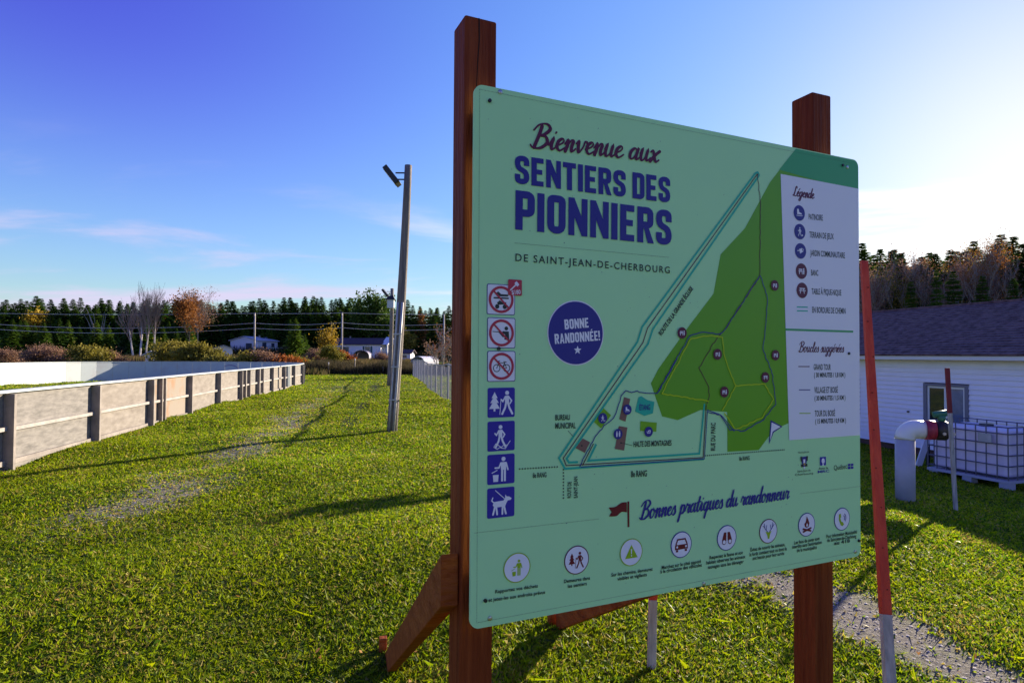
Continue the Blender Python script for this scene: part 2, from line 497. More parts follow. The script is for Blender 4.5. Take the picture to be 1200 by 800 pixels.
class Art:
    def __init__(s): s.v = []; s.f = []; s.mats = []; s.mi = []; s.c = {}
    def _m(s, mm):
        if mm not in s.mats: s.mats.append(mm)
        return s.mats.index(mm)
    def _h(s, layer):
        k = s.c.get(layer, 0); s.c[layer] = k + 1
        return .0006 + layer * LAYER + (k % 24) * 1.1e-5
    def poly(s, pts, mm, layer=0):
        h = s._h(layer); k = len(s.v)
        s.v += [bp(u, z, h) for u, z in pts]; s.f.append(tuple(range(k, k + len(pts)))); s.mi.append(s._m(mm)); return s
    def strip(s, pts, w, mm, layer=0, closed=False, ramp=1e-6, cap=False):
        pts = [np.array(p, float) for p in pts]
        q = [pts[0]]
        for p in pts[1:]:
            if np.hypot(*(p - q[-1])) > 1e-6: q.append(p)
        if closed and np.hypot(*(q[0] - q[-1])) < 1e-6: q.pop()
        n = len(q)
        if n < 2: return s
        ws = w if isinstance(w, (list, np.ndarray)) else [w] * n
        h = s._h(layer); k = len(s.v); mi = s._m(mm)
        for i in range(n):
            a = q[(i - 1) % n] if (closed or i > 0) else q[i]; c = q[(i + 1) % n] if (closed or i < n - 1) else q[i]
            d0 = q[i] - a; d1 = c - q[i]
            d0 = d0 / (np.hypot(*d0) + 1e-12); d1 = d1 / (np.hypot(*d1) + 1e-12)
            if not closed and i == 0: d0 = d1
            if not closed and i == n - 1: d1 = d0
            t = d0 + d1; L = np.hypot(*t)
            t = t / L if L > 1e-6 else d0
            nn = np.array((-t[1], t[0])); co = max(.45, abs(nn.dot(np.array((-d0[1], d0[0])))))
            o = nn * ws[min(i, len(ws) - 1)] / 2 / co
            hh = h + ramp * i
            s.v += [bp(*(q[i] + o), hh), bp(*(q[i] - o), hh)]
        for i in range(n if closed else n - 1):
            j = (i + 1) % n
            s.f.append((k + 2 * i, k + 2 * i + 1, k + 2 * j + 1, k + 2 * j)); s.mi.append(mi)
        if cap:
            for e, sg in ((0, 1), (n - 1, -1)):
                p, o = q[e], q[e + sg]
                d = (p - o) / (np.hypot(*(p - o)) + 1e-12); a0 = math.atan2(d[1], d[0]); r = ws[min(e, len(ws) - 1)] / 2
                fan = [p + r * np.array((math.cos(a0 + x), math.sin(a0 + x))) for x in np.linspace(-math.pi / 2, math.pi / 2, 7)]
                k2 = len(s.v); hh = h + ramp * e
                s.v += [bp(*x, hh) for x in fan]; s.f.append(tuple(range(k2, k2 + 7))); s.mi.append(mi)
        return s
    def disc(s, c, r, mm, layer=0, n=36, ry=None):
        ry = ry or r
        return s.poly([(c[0] + r * math.cos(2 * math.pi * i / n), c[1] + ry * math.sin(2 * math.pi * i / n)) for i in range(n)], mm, layer)
    def ring(s, c, r, w, mm, layer=0, n=40):
        return s.strip([(c[0] + r * math.cos(2 * math.pi * i / n), c[1] + r * math.sin(2 * math.pi * i / n)) for i in range(n)], w, mm, layer, closed=True, ramp=0)
    def build(s, name, parent=None):
        parent = parent or board
        me = bpy.data.meshes.new(name); o0 = worldloc(parent)
        me.from_pydata([tuple(v - o0) for v in s.v], [], s.f)
        for mm in s.mats: me.materials.append(mm)
        me.polygons.foreach_set('material_index', s.mi)
        me.update()
        return link_mesh(name, me, parent)
def hp(px, py, dy): return abs(B(px, py - dy / 2)[1] - B(px, py + dy / 2)[1])
# built-in typeface
_cache = {}
def font_mesh(txt, offset, spacing, align='LEFT'):
    key = (txt, offset, spacing)
    if key in _cache: return _cache[key]
    cu = bpy.data.curves.new('lettering', 'FONT'); cu.body = txt; cu.size = 1.0; cu.offset = offset; cu.space_character = spacing; cu.resolution_u = 3
    cu.fill_mode = 'FRONT' if hasattr(cu, 'fill_mode') else cu.fill_mode
    ob = bpy.data.objects.new('lettering', cu); COL.objects.link(ob)
    dg = bpy.context.evaluated_depsgraph_get(); me = bpy.data.meshes.new_from_object(ob.evaluated_get(dg))
    v = np.array([tuple(x.co)[:2] for x in me.vertices]) if len(me.vertices) else np.zeros((0, 2)); f = [tuple(p.vertices) for p in me.polygons]
    bpy.data.objects.remove(ob); bpy.data.curves.remove(cu); bpy.data.meshes.remove(me)
    _cache[key] = (v, f); return v, f
def text(art, txt, p0, p1, cap_px, mm, layer=3, bold=0.0, spacing=1.0):
    v, f = font_mesh(txt, bold, spacing)
    if not len(v): return
    a = np.array(B(*p0)); b = np.array(B(*p1)); L = np.hypot(*(b - a)); d = (b - a) / L; n = np.array((-d[1], d[0]))
    x0, x1 = v[:, 0].min(), v[:, 0].max()
    capm = hp(.5 * (p0[0] + p1[0]), .5 * (p0[1] + p1[1]), cap_px)
    if cap_px < 1: capm = cap_px
    q = a + np.outer((v[:, 0] - x0) / (x1 - x0) * L, d) + np.outer(v[:, 1] / .73 * capm, n)
    k = len(art.v); h = art._h(layer); mi = art._m(mm)
    art.v += [bp(x, z, h) for x, z in q]; art.f += [tuple(i + k for i in ff) for ff in f]; art.mi += [mi] * len(f)
# condensed block capitals drawn with a broad pen
def rnd(pts, r, n=5):
    out = [pts[0]]
    for i in range(1, len(pts) - 1):
        p, a, b = [np.array(x, float) for x in (pts[i], pts[i - 1], pts[i + 1])]
        da, db = a - p, b - p; la, lb = np.hypot(*da), np.hypot(*db); rr = min(r, la * .499, lb * .499)
        s_, e_ = p + da / la * rr, p + db / lb * rr
        for k in range(n + 1):
            t = k / n; out.append(tuple((1 - t) ** 2 * s_ + 2 * t * (1 - t) * p + t * t * e_))
    out.append(pts[-1]); return out
BT, BWD = .21, .56
def block_glyph(ch):
    t, w = BT, BWD; h = t / 2; R_ = []; P_ = []
    if ch in 'EÉ':
        R_ = [[(0, 0), (t, 0), (t, 1), (0, 1)], [(t, 0), (w - .08, 0), (w - .08, .18), (t, .18)], [(t, .42), (w - .13, .42), (w - .13, .59), (t, .59)], [(t, .82), (w - .08, .82), (w - .08, 1), (t, 1)]]
        if ch == 'É': R_.append([(.15, 1.06), (.27, 1.06), (.42, 1.22), (.24, 1.22)])
        return R_, P_, w - .06
    if ch == 'N': return [[(0, 0), (t * .9, 0), (t * .9, 1), (0, 1)], [(t * .9, .98), (t * .9, .48), (w + .04 - t * .9, .02), (w + .04 - t * .9, .52)], [(w + .04 - t * .9, 0), (w + .04, 0), (w + .04, 1), (w + .04 - t * .9, 1)]], [], w + .04
    if ch == 'T': return [[(0, .81), (w - .02, .81), (w - .02, 1), (0, 1)], [(w / 2 - h - .01, 0), (w / 2 + h - .01, 0), (w / 2 + h - .01, .81), (w / 2 - h - .01, .81)]], [], w - .02
    if ch == 'I': return [[(0, 0), (t, 0), (t, 1), (0, 1)]], [], t
    if ch == 'D': return [[(0, 0), (t, 0), (t, 1), (0, 1)]], [rnd([(t, .91), (w - h, .91), (w - h, .09), (t, .09)], .22)], w
    if ch == 'O': return [], [rnd([(w / 2, 1 - h + .015), (w - h, 1 - h + .015), (w - h, h - .015), (h, h - .015), (h, 1 - h + .015), (w / 2, 1 - h + .015)], .2)], w
    if ch == 'P': return [[(0, 0), (t, 0), (t, 1), (0, 1)]], [rnd([(t, .91), (w - h, .91), (w - h, .44), (t, .44)], .18)], w - .01
    if ch == 'R': return [[(0, 0), (t, 0), (t, 1), (0, 1)], [(t + .02, .40), (t + .17, .46), (w + .02, 0), (w - .2, 0)]], [rnd([(t, .91), (w - h, .91), (w - h, .50), (t, .50)], .16)], w + .01
    if ch == 'B': return [[(0, 0), (t, 0), (t, 1), (0, 1)]], [rnd([(t, .91), (w - h - .02, .91), (w - h - .02, .56), (t, .52)], .14), rnd([(t, .48), (w - h, .46), (w - h, .09), (t, .09)], .16)], w
    if ch == 'A': return [[(0, 0), (.19, 0), (.38, 1), (.21, 1)], [(w - .17 + .03, 0), (w + .04, 0), (.39, 1), (.30, .86)], [(.19, .2), (.42, .2), (.4, .35), (.22, .35)]], [], w + .04
    if ch == 'S':
        q = [(w - h, .66), (w - h, .905), (h, .905), (h, .56), (w - h, .44), (w - h, .095), (h, .095), (h, .34)]
        return [], [rnd(q, .17)], w
    if ch == '!': return [[(0, .3), (t * .9, .3), (t, 1), (-.02, 1)], [(0, 0), (t * .9, 0), (t * .9, .18), (0, .18)]], [], t
    return [], [], .2
def block(art, txt, p0, p1, cap_px, mm, layer=3):
    gap = .085; x = 0; gl = []
    for ch in txt:
        if ch == ' ': x += .22; continue
        g = block_glyph(ch); gl.append((x, g)); x += g[2] + gap
    x -= gap
    a = np.array(B(*p0)); b = np.array(B(*p1)); L = np.hypot(*(b - a)); d = (b - a) / L; n = np.array((-d[1], d[0]))
    capm = hp(.5 * (p0[0] + p1[0]), .5 * (p0[1] + p1[1]), cap_px); sx = L / x
    mp = lambda X, Y: tuple(a + d * X * sx + n * Y * capm)
    for gx0, (R_, P_, w) in gl:
        for r in R_: art.poly([mp(gx0 + u, v) for u, v in r], mm, layer)
        for p in P_:
            q = [np.array(v) for v in p]; left, right = [], []
            for i in range(len(q)):
                t_ = q[min(i + 1, len(q) - 1)] - q[max(i - 1, 0)]; t_ = t_ / (np.hypot(*t_) + 1e-9); nn = np.array((-t_[1], t_[0])) * (BT if abs(t_[1]) > .7 else BT * .9) / 2
                left.append(mp(gx0 + q[i][0] + nn[0], q[i][1] + nn[1])); right.append(mp(gx0 + q[i][0] - nn[0], q[i][1] - nn[1]))
            h = art._h(layer); k = len(art.v); mi = art._m(mm)
            for i in range(len(q)): art.v += [bp(*left[i], h + 1e-6 * i), bp(*right[i], h + 1e-6 * i)]
            for i in range(len(q) - 1): art.f.append((k + 2 * i, k + 2 * i + 1, k + 2 * i + 3, k + 2 * i + 2)); art.mi.append(mi)
# brush script
_bowl = [(.6, .82), (.36, 1), (.1, .62), (.13, .12), (.36, .08), (.57, .6), (.64, 1)]
SCRIPT = {
 'i': ([[(0, .35), (.22, .98), (.18, .4), (.3, .02), (.56, .3)], [(.3, 1.42), (.34, 1.52)]], .5),
 'e': ([[(0, .35), (.36, .58), (.5, .85), (.36, 1.02), (.12, .75), (.1, .28), (.35, 0), (.68, .3)]], .62),
 'n': ([[(0, .6), (.15, 1), (.2, .6), (.13, 0)], [(.17, .42), (.4, .97), (.56, .9), (.52, .4), (.6, .02), (.84, .3)]], .8),
 'v': ([[(0, .75), (.15, 1), (.2, .5), (.3, .02), (.55, .5), (.62, 1), (.84, .88)]], .76),
 'u': ([[(0, .6), (.12, 1), (.1, .35), (.25, 0), (.47, .3), (.57, 1), (.54, .3), (.66, .02), (.9, .3)]], .84),
 'a': ([_bowl + [(.58, .3), (.7, .02), (.92, .3)]], .86),
 'x': ([[(0, .85), (.15, 1), (.35, .5), (.55, 0), (.78, .2)], [(.72, 1), (.4, .6), (.08, 0)]], .78),
 'B': ([[(.3, 1.85), (.22, 1), (.08, .02)], [(-.2, 1.45), (.1, 1.95), (.6, 2.08), (.9, 1.7), (.62, 1.22), (.3, 1.05), (.72, 1.0), (.9, .5), (.5, .02), (0, 0), (-.2, .2)]], 1.05),
 'L': ([[(.66, 1.65), (.55, 2.02), (.34, 1.8), (.27, 1), (.1, .15), (-.12, .1), (.1, .2), (.5, 0), (.82, .2)]], .82),
 'g': ([_bowl + [(.55, 0), (.38, -.75), (.08, -.8), (.16, -.4), (.86, .3)]], .85),
 'd': ([_bowl[:-1] + [(.66, 1), (.78, 2.0), (.66, 1), (.6, .3), (.7, .02), (.92, .3)]], .88),
 'o': ([[(.5, .95), (.2, .95), (.08, .5), (.2, .03), (.45, .1), (.58, .55), (.45, .95), (.52, .8), (.82, .8)]], .76),
 'c': ([[(.55, .75), (.4, 1), (.12, .7), (.12, .25), (.35, 0), (.66, .3)]], .6),
 'l': ([[(0, .35), (.35, 1.2), (.44, 1.9), (.27, 1.92), (.15, 1), (.15, .25), (.3, 0), (.55, .3)]], .5),
 's': ([[(0, .35), (.3, 1.02), (.38, .75), (.48, .3), (.3, 0), (.05, .12)]], .56),
 'r': ([[(0, .4), (.15, 1.05), (.25, .9), (.52, .92), (.42, .4), (.5, .02), (.74, .3)]], .66),
 't': ([[(.32, 1.7), (.2, .8), (.15, .25), (.3, 0), (.55, .3)], [(-.05, 1.05), (.55, 1.15)]], .5),
 'q': ([_bowl + [(.52, 0), (.4, -.85)], [(.48, -.3), (.9, .3)]], .86),
 'p': ([[(.05, .6), (.2, 1), (.15, 0), (.02, -.85)], [(.17, .5), (.4, 1), (.62, .8), (.58, .2), (.35, 0), (.17, .15)], [(.58, .15), (.84, .3)]], .8),
}
def script(art, txt, p0, p1, x_px, mm, layer=3, wmin=.10, wmax=.25):
    x = 0; items = []
    for ch in txt:
        if ch == ' ': x += .5; continue
        base = {'é': 'e'}.get(ch, ch); st, adv = SCRIPT[base]
        st = list(st)
        if ch == 'é': st = st + [[(.3, 1.3), (.55, 1.65)]]
        items.append((x, st)); x += adv
    a = np.array(B(*p0)); b = np.array(B(*p1)); L = np.hypot(*(b - a)); d = (b - a) / L; n = np.array((-d[1], d[0]))
    xm = hp(.5 * (p0[0] + p1[0]), .5 * (p0[1] + p1[1]), x_px); sx = L / x
    for gx0, st in items:
        for s_ in st:
            c = np.array(catmull(s_, 7)); pts = [a + d * (gx0 + q[0] + .22 * q[1]) * sx + n * q[1] * xm for q in c]
            ws = []
            for i in range(len(c)):
                t_ = c[min(i + 1, len(c) - 1)] - c[max(i - 1, 0)]; t_ = t_ / (np.hypot(*t_) + 1e-9)
                ws.append((wmin + (wmax - wmin) * max(0, -t_[1])) * xm)
            for _ in range(2): ws = [ws[max(i - 1, 0)] * .25 + ws[i] * .5 + ws[min(i + 1, len(ws) - 1)] * .25 for i in range(len(ws))]
            art.strip(pts, ws, mm, layer, ramp=6e-6, cap=True)
def px_line(art, pix, w_px, mm, layer=2, closed=False, smooth=False, jit=0.0):
    pts = [B(*p) for p in pix]
    if smooth: pts = catmull(pts, 5)
    if jit:
        rr = random.Random(len(pix)); q = []
        for a, b in zip(pts[:-1], pts[1:]):
            k = max(1, int(math.hypot(b[0] - a[0], b[1] - a[1]) / .009))
            for i in range(k): q.append((a[0] + (b[0] - a[0]) * i / k + rr.uniform(-jit, jit), a[1] + (b[1] - a[1]) * i / k + rr.uniform(-jit, jit)))
        pts = q + [pts[-1]]
    art.strip(pts, w_px * .0030, mm, layer, closed=closed, ramp=1e-7)
def dotted(art, p0, p1, size, gap, mm, layer=2):
    a = np.array(B(*p0)); b = np.array(B(*p1)); L = np.hypot(*(b - a)); d = (b - a) / L; n = np.array((-d[1], d[0])) * size / 2
    k = int(L / (size + gap))
    for i in range(k):
        s0 = a + d * (i * L / k); s1 = s0 + d * size
        art.poly([tuple(s0 - n), tuple(s1 - n), tuple(s1 + n), tuple(s0 + n)], mm, layer)

# title block
a = Art(); script(a, 'Bienvenue aux', (624, 173), (771, 190.5), 13.5, C_PLUM, wmin=.15, wmax=.31); a.build('greeting_lettering')
a = Art(); block(a, 'SENTIERS DES', (603, 215), (785, 238), 31.5, C_NAVY); block(a, 'PIONNIERS', (603.5, 269), (786.5, 287.8), 43.5, C_NAVY); a.build('title_lettering')
a = Art(); text(a, 'DE SAINT-JEAN-DE-CHERBOURG', (603.7, 305.8), (784.5, 320.3), 8.6, C_DK, spacing=1.25, bold=.008); a.build('village_lettering'); a = Art(); dotted(a, (603, 284.8), (784, 301.7), .0011, .0016, C_DK); a.build('dotted_rule')
# dotted border
a = Art()
for p, q in (((562, 105), (998, 191.5)), ((562, 105), (558.5, 729)), ((558.5, 729), (1005, 646)), ((556, 624), (702, 607.5)), ((937, 578), (1011, 569)), ((603, 284.8), (603.5, 284.9))):
    dotted(a, p, q, .0012, .0022, C_DK, 1)
a.build('dotted_border')

# pictograms
def local(c, s): return lambda pts: [(c[0] + x * s, c[1] + y * s) for x, y in pts]
def bar(a, L, p, q, w, s, mm, layer): a.strip(L([p, q]), w * s, mm, layer, cap=True)
def limb(a, L, pts, w, s, mm, layer): a.strip(L(pts), w * s, mm, layer, cap=True, ramp=1e-6)
def fir(a, L, x, y, k, mm, layer):
    a.poly(L([(x, y + .95 * k), (x + .28 * k, y + .42 * k), (x + .14 * k, y + .42 * k), (x + .4 * k, y), (x + .2 * k, y), (x + .5 * k, y - .5 * k), (x + .09 * k, y - .5 * k), (x + .09 * k, y - .72 * k), (x - .09 * k, y - .72 * k), (x - .09 * k, y - .5 * k), (x - .5 * k, y - .5 * k), (x - .2 * k, y), (x - .4 * k, y), (x - .14 * k, y + .42 * k), (x - .28 * k, y + .42 * k)]), mm, layer)
def walker(a, c, s, mm, layer, x=0., k=1., stick=True):
    L = local(c, s); f = lambda pts: [(x + u * k, v * k) for u, v in pts]; sk = s * k
    a.disc(L(f([(.02, .66)]))[0], .15 * sk, mm, layer, 20)
    a.poly(L(f([(-.16, .45), (.16, .47), (.17, .0), (-.13, -.02)])), mm, layer)
    limb(a, L, f([(-.12, .38), (-.3, .08), (-.42, .2)]), .11, sk, mm, layer)
    limb(a, L, f([(.13, .4), (.36, .12), (.24, -.08)]), .11, sk, mm, layer)
    limb(a, L, f([(-.05, .0), (-.12, -.35), (-.34, -.78)]), .15, sk, mm, layer)
    limb(a, L, f([(.08, .0), (.2, -.38), (.42, -.78)]), .15, sk, mm, layer)
    if stick: limb(a, L, f([(-.44, .24), (-.52, -.82)]), .05, sk, mm, layer)
def litter(a, c, s, mm, layer, x=.15, k=1.):
    L = local(c, s); f = lambda pts: [(x + u * k, v * k) for u, v in pts]; sk = s * k
    a.disc(L(f([(.05, .68)]))[0], .15 * sk, mm, layer, 20)
    a.poly(L(f([(-.17, .47), (.27, .47), (.24, -.05), (-.13, -.05)])), mm, layer)
    limb(a, L, f([(-.15, .4), (-.28, .1), (-.55, .1)]), .11, sk, mm, layer)
    limb(a, L, f([(.25, .4), (.38, -.05)]), .11, sk, mm, layer)
    a.poly(L(f([(-.12, -.05), (.03, -.05), (.02, -.82), (-.12, -.82)])), mm, layer); a.poly(L(f([(.08, -.05), (.23, -.05), (.23, -.82), (.09, -.82)])), mm, layer)
    a.poly(L(f([(-.72, -.36), (-.3, -.36), (-.34, -.82), (-.68, -.82)])), mm, layer); limb(a, L, f([(-.78, -.22), (-.42, -.06)]), .06, sk, mm, layer)
PH = hp(587, 470, 36) / 2
def white_square(c, name, draw):
    a = Art(); s = PH
    a.poly([(c[0] + x, c[1] + y) for x, y in rrect(-s, -s, s, s, s * .12, 3)], C_NAVY, 1)
    s2 = s * .955; a.poly([(c[0] + x, c[1] + y) for x, y in rrect(-s2, -s2, s2, s2, s * .1, 3)], C_LIL, 2)
    draw(a, c, s)
    a.ring(c, s * .80, s * .17, C_RED, 4)
    a.strip([(c[0] - s * .56, c[1] + s * .56), (c[0] + s * .56, c[1] - s * .56)], s * .12, C_RED, 5)
    a.build(name)
def d_motor(a, c, s):
    L = local(c, s); D = C_DK
    a.poly(L([(-.42, .4), (-.2, .52), (-.02, .36), (.5, .34), (.5, .22), (-.3, .2)]), D, 3); limb(a, L, [(-.5, .1), (.5, .1)], .1, s, D, 3)
    a.disc(L([(-.28, -.46)])[0], .15 * s, D, 3, 18); a.disc(L([(.26, -.46)])[0], .15 * s, D, 3, 18)
    a.poly(L([(-.3, -.22), (-.1, -.05), (.1, -.18), (.36, -.16), (.36, -.28), (-.2, -.36)]), D, 3)
def d_hunt(a, c, s):
    L = local(c, s); D = C_DK
    a.disc(L([(.34, .3)])[0], .13 * s, D, 3, 20); a.poly(L([(.1, .12), (.52, .1), (.56, -.5), (.2, -.42), (.26, -.1), (.0, .02)]), D, 3); limb(a, L, [(-.62, .08), (.12, .04)], .05, s, D, 3); limb(a, L, [(-.15, .06), (.12, -.22)], .12, s, D, 3)
def d_bike(a, c, s):
    L = local(c, s); D = C_DK
    for x in (-.34, .36): a.ring(L([(x, -.12)])[0], .23 * s, .05 * s, D, 3, 24)
    for q in ([(-.34, -.12), (-.18, .24), (.22, .2), (.36, -.12)], [(-.16, .2), (.04, -.1), (.22, .2)], [(.04, -.1), (.36, -.12)], [(-.28, .32), (-.12, .34)], [(.14, .3), (.34, .28)], [(-.18, .24), (-.2, .34)], [(.22, .2), (.25, .3)]):
        limb(a, L, q, .045, s, D, 3)
white_square(B(587, 351), 'no_motor_vehicle_pictogram', d_motor)
white_square(B(587.4, 390), 'no_hunting_pictogram', d_hunt)
white_square(B(587.4, 429), 'no_cycling_pictogram', d_bike)
a = Art(); c = B(603, 337); s = PH * .50
a.poly([(c[0] + x, c[1] + y) for x, y in rrect(-s, -s * 1.05, s, s * 1.05, s * .15, 3)], C_RED, 6)
L = local(c, s); a.poly(L([(-.1, .55), (.2, .85), (.62, .42), (.32, .12)]), C_LIL, 7); limb(a, L, [(.1, .35), (-.65, -.35)], .16, s, C_LIL, 7)
text(a, '$180', (599.2, 345.2), (609.6, 344.4), 5.2, C_LIL, 7, .02); a.build('fine_tag')
def blue_square(c, name, draw):
    a = Art(); s = PH * .965
    a.poly([(c[0] + x, c[1] + y) for x, y in rrect(-s, -s, s, s, s * .12, 3)], C_BLUE, 1); draw(a, c, s); a.build(name)
def d_hike(a, c, s): fir(a, local(c, s), -.5, -.02, .78, C_LIL, 2); walker(a, c, s, C_LIL, 2, .4, .98)
def d_snow(a, c, s):
    walker(a, c, s, C_LIL, 2, -.08, .92, False); L = local(c, s)
    limb(a, L, [(-.55, -.72), (-.4, -.5), (-.05, -.72), (-.3, -.86), (-.55, -.72)], .05, s, C_LIL, 3); limb(a, L, [(-.05, -.78), (.2, -.6), (.45, -.62), (.65, -.35)], .05, s, C_LIL, 3); limb(a, L, [(-.02, -.8), (.3, -.85), (.45, -.62)], .05, s, C_LIL, 4)
def d_lit(a, c, s): litter(a, c, s, C_LIL, 2, .12, 1.)
def d_dog(a, c, s):
    L = local(c, s); q = C_LIL
    a.poly(L([(-.52, .08), (.18, .12), (.3, .28), (.32, .52), (.42, .38), (.58, .36), (.78, .24), (.72, .12), (.5, .1), (.38, -.1), (.3, -.28), (-.46, -.3), (-.6, -.14)]), q, 2)
    for x0, x1, y0 in ((-.46, -.58, -.3), (-.34, -.28, -.3), (.12, .1, -.28), (.24, .36, -.28)): limb(a, L, [(x0, y0), (x0 + (x1 - x0) * .4, -.5), (x1, -.76)], .13, s, q, 3)
    limb(a, L, [(-.52, .02), (-.68, .18), (-.6, .36)], .08, s, q, 3); limb(a, L, [(.3, .2), (-.42, .84)], .05, s, q, 4)
blue_square(B(587.3, 471.4), 'hiking_pictogram', d_hike); blue_square(B(587.2, 510.6), 'snowshoe_pictogram', d_snow)
blue_square(B(587, 549.3), 'litter_bin_pictogram', d_lit); blue_square(B(586.8, 588.3), 'leashed_dog_pictogram', d_dog)
# round badge
a = Art(); c = B(674.8, 390); R0 = hp(674.8, 390, 76) / 2
a.disc(c, R0, C_LIL, 1, 56); a.disc(c, R0 * .965, C_NAVY, 2, 56)
block(a, 'BONNE', (661.6, 386), (689.7, 383.6), 11.5, C_LIL, 3); block(a, 'RANDONNÉE!', (650, 403), (703, 398.6), 11.5, C_LIL, 3)
a.poly([(c[0] + .004 + r * math.sin(k * math.pi / 5), c[1] - R0 * .53 + r * math.cos(k * math.pi / 5)) for k in range(10) for r in [R0 * (.14 if k % 2 == 0 else .06)]], C_LIL, 3)
a.build('round_badge')

# the map
o3 = lambda x, y: (640 + x / 4.4444, 420 + y / 4.4444)
o4 = lambda x, y: (740 + x / 2.2222, 180 + y / 2.2222)
a = Art()
zt = Z1 - .003
forest = [B(*p) for p in ((902, 214), (872.7, 267.7), (844.4, 298), (836, 344), (805, 385), (771.5, 432), (762.6, 449), (775.7, 487.5), (794, 492), (821, 480), (852, 482.5), (852.3, 529), (889, 527), (900, 512), (912, 501), (925, 495))]
poly = [(B(932.5, 173)[0], zt)] + forest + [(BW * .90, B(925, 495)[1]), (BW * .90, zt)]
a.poly(poly, C_GRN, 0)
corner = rrect(BW * .90, Z1 - .12, BW - .002, zt, .02)
uq = B(932.5, 173)[0]
a.poly([(uq, zt), (B(913, 199)[0], B(913, 199)[1]), (BW * .90, Z1 - .09), (BW * .90, Z1 - .125), (BW - .002, Z1 - .125)] + [p for p in rrect(0, Z0, BW - .002, zt, .021) if p[0] > BW * .95 and p[1] > Z1 - .05], C_GRND, 1)
a.build('map_forest')
a = Art()
lp = [B(914.4, 204), B(924.5, 515.5)]
a.poly([(lp[0][0], lp[0][1]), (lp[1][0] - .0, lp[1][1]), (BW - .0015, lp[1][1]), (BW - .0015, lp[0][1] - .004)], C_LIL, 2)
a.strip([(B(920, 386)[0], B(920, 386)[1]), (BW - .03, B(920, 386)[1])], .0062, C_GRND, 3); a.build('legend_panel')
# roads and trails
a = Art()
outer = [(885, 203), (752.2, 383), (746.7, 400.5), o3(66, 517), o3(97, 573), o3(820, 523)]
inner = [(889.5, 205.5), (764.8, 385.5), (759.2, 402.5), o3(106, 520), o3(117, 540), o3(165, 538)]
inner2 = [o3(260, 445), o3(218, 531), o3(797, 494), o3(823, 235)]
for q in (outer, inner, inner2): px_line(a, q, 1.75, C_TEAL, 2)
px_line(a, [(885, 203.2), (887.5, 202), (889.5, 205.5)], 1.75, C_TEAL, 3)
px_line(a, [(887.3, 204), (758.5, 384.3), (753, 401.5), o3(88, 517), o3(103, 556), o3(816, 514), o3(832, 240)], .8, C_PLUM, 3)
px_line(a, [o3(178, 563), o3(822, 521), o3(838, 268), o3(900, 290), o3(915, 300), o3(978, 378)], .8, C_NAVY, 4)
px_line(a, [o3(680, 0), o3(585, 170), o3(570, 183), o3(530, 182), o3(470, 170), o3(440, 178), o3(412, 168), o3(390, 195), o3(370, 260), o3(350, 310), o3(300, 350), o3(250, 410), o3(172, 563)], .8, C_NAVY, 5, jit=.0016)
px_line(a, [o3(245, 442), o3(188, 555)], .8, C_PLUM, 3)
px_line(a, [(887.3, 204), (890.8, 238), (890, 324), (848, 388), (841, 393.8), (818.9, 431), (830, 453.8), (831, 462.8), (827.9, 473)], .7, C_PLUM, 3, jit=.0016)
px_line(a, [(890, 323), (898.4, 346.5), (897.5, 373.5), (893, 409.5), (904, 436.5), (908.8, 472.5), (895, 490.5), (870.5, 505), (854.8, 503), (843.5, 486), (828, 482.4)], .8, C_NAVY, 6, jit=.0018)
px_line(a, [(889, 323.5), (847, 388.5), (843.5, 391.5), (821, 389), (807.5, 393.8), (789.5, 425), (769, 461)], .8, C_NAVY, 7, jit=.0016)
for q in ([(775, 461), (808.5, 397), (830, 393), (845.5, 395), (848.5, 418.5), (861.5, 452), (845.8, 481)], [(861.5, 452), (895, 449.5), (906, 468), (892, 489), (861.5, 503), (848, 484)], [(775, 461), (791.8, 463.5), (830, 470)]):
    px_line(a, q, 1.1, C_LIME, 5, jit=.0014)
a.build('map_trails')
a = Art()
a = Art(); a.poly([B(*o3(*p)) for p in ((480, 200), (495, 195), (525, 215), (563, 225), (555, 285), (510, 298), (462, 275))], C_TEAL, 1); a.build('map_pond')
for q in (((405, 200), (437, 210), (412, 328), (380, 315)), ((378, 350), (422, 358), (405, 478), (357, 470)), ((190, 415), (228, 435), (200, 490), (152, 465))): (lambda a: (a.poly([B(*o3(*p)) for p in q], C_BRN, 1), a.build('map_building')))(Art())
for q in (((295, 255), (337, 295), (285, 362), (243, 325)), ((490, 325), (575, 333), (572, 380), (488, 375))): (lambda a: (a.poly([B(*o3(*p)) for p in q], C_GRN2, 2), a.build('map_green')))(Art())
for p, q in (((660, 549), (660, 586)), ((608, 549.2), (655, 546.5)), (o3(825, 505), (920, 526.5))): (lambda a: (dotted(a, p, q, .0034, .0036, C_DK, 1), a.build('map_dotted_road')))(Art())
for q, e in (([o3(112, 375), o3(140, 405)], o3(184, 453)), ([o3(390, 438), o3(447, 452)], o3(388, 438))):
    a = Art(); px_line(a, q, .35, C_DK, 3); a.build('map_leader_line'); a = Art(); a.disc(B(*e), .0022, C_DK, 3, 10); a.build('map_dot')
a = Art(); a.poly([B(*p) for p in ((902.6, 492), (916.5, 499.5), (906, 506.5), (900.5, 520.5))], C_NAVY, 3); a.poly([B(*p) for p in ((903.6, 494.5), (914, 499.7), (905, 505.3), (901.8, 516))], C_LIL, 4)
a.build('north_arrow')
a = Art()
def T(*k, **w):
    a = Art(); w['bold'] = w.get('bold', .01) + .01; text(a, *k, **w); a.build('map_lettering')
T('BUREAU', o3(46, 320), o3(122, 318), 6.5, C_DK, bold=.012); T('MUNICIPAL', o3(46, 364), o3(152, 361), 6.8, C_DK, bold=.012)
T('HALTE DES MONTAGNES', o3(453, 459), o3(651, 451), 6.6, C_DK, bold=.012)
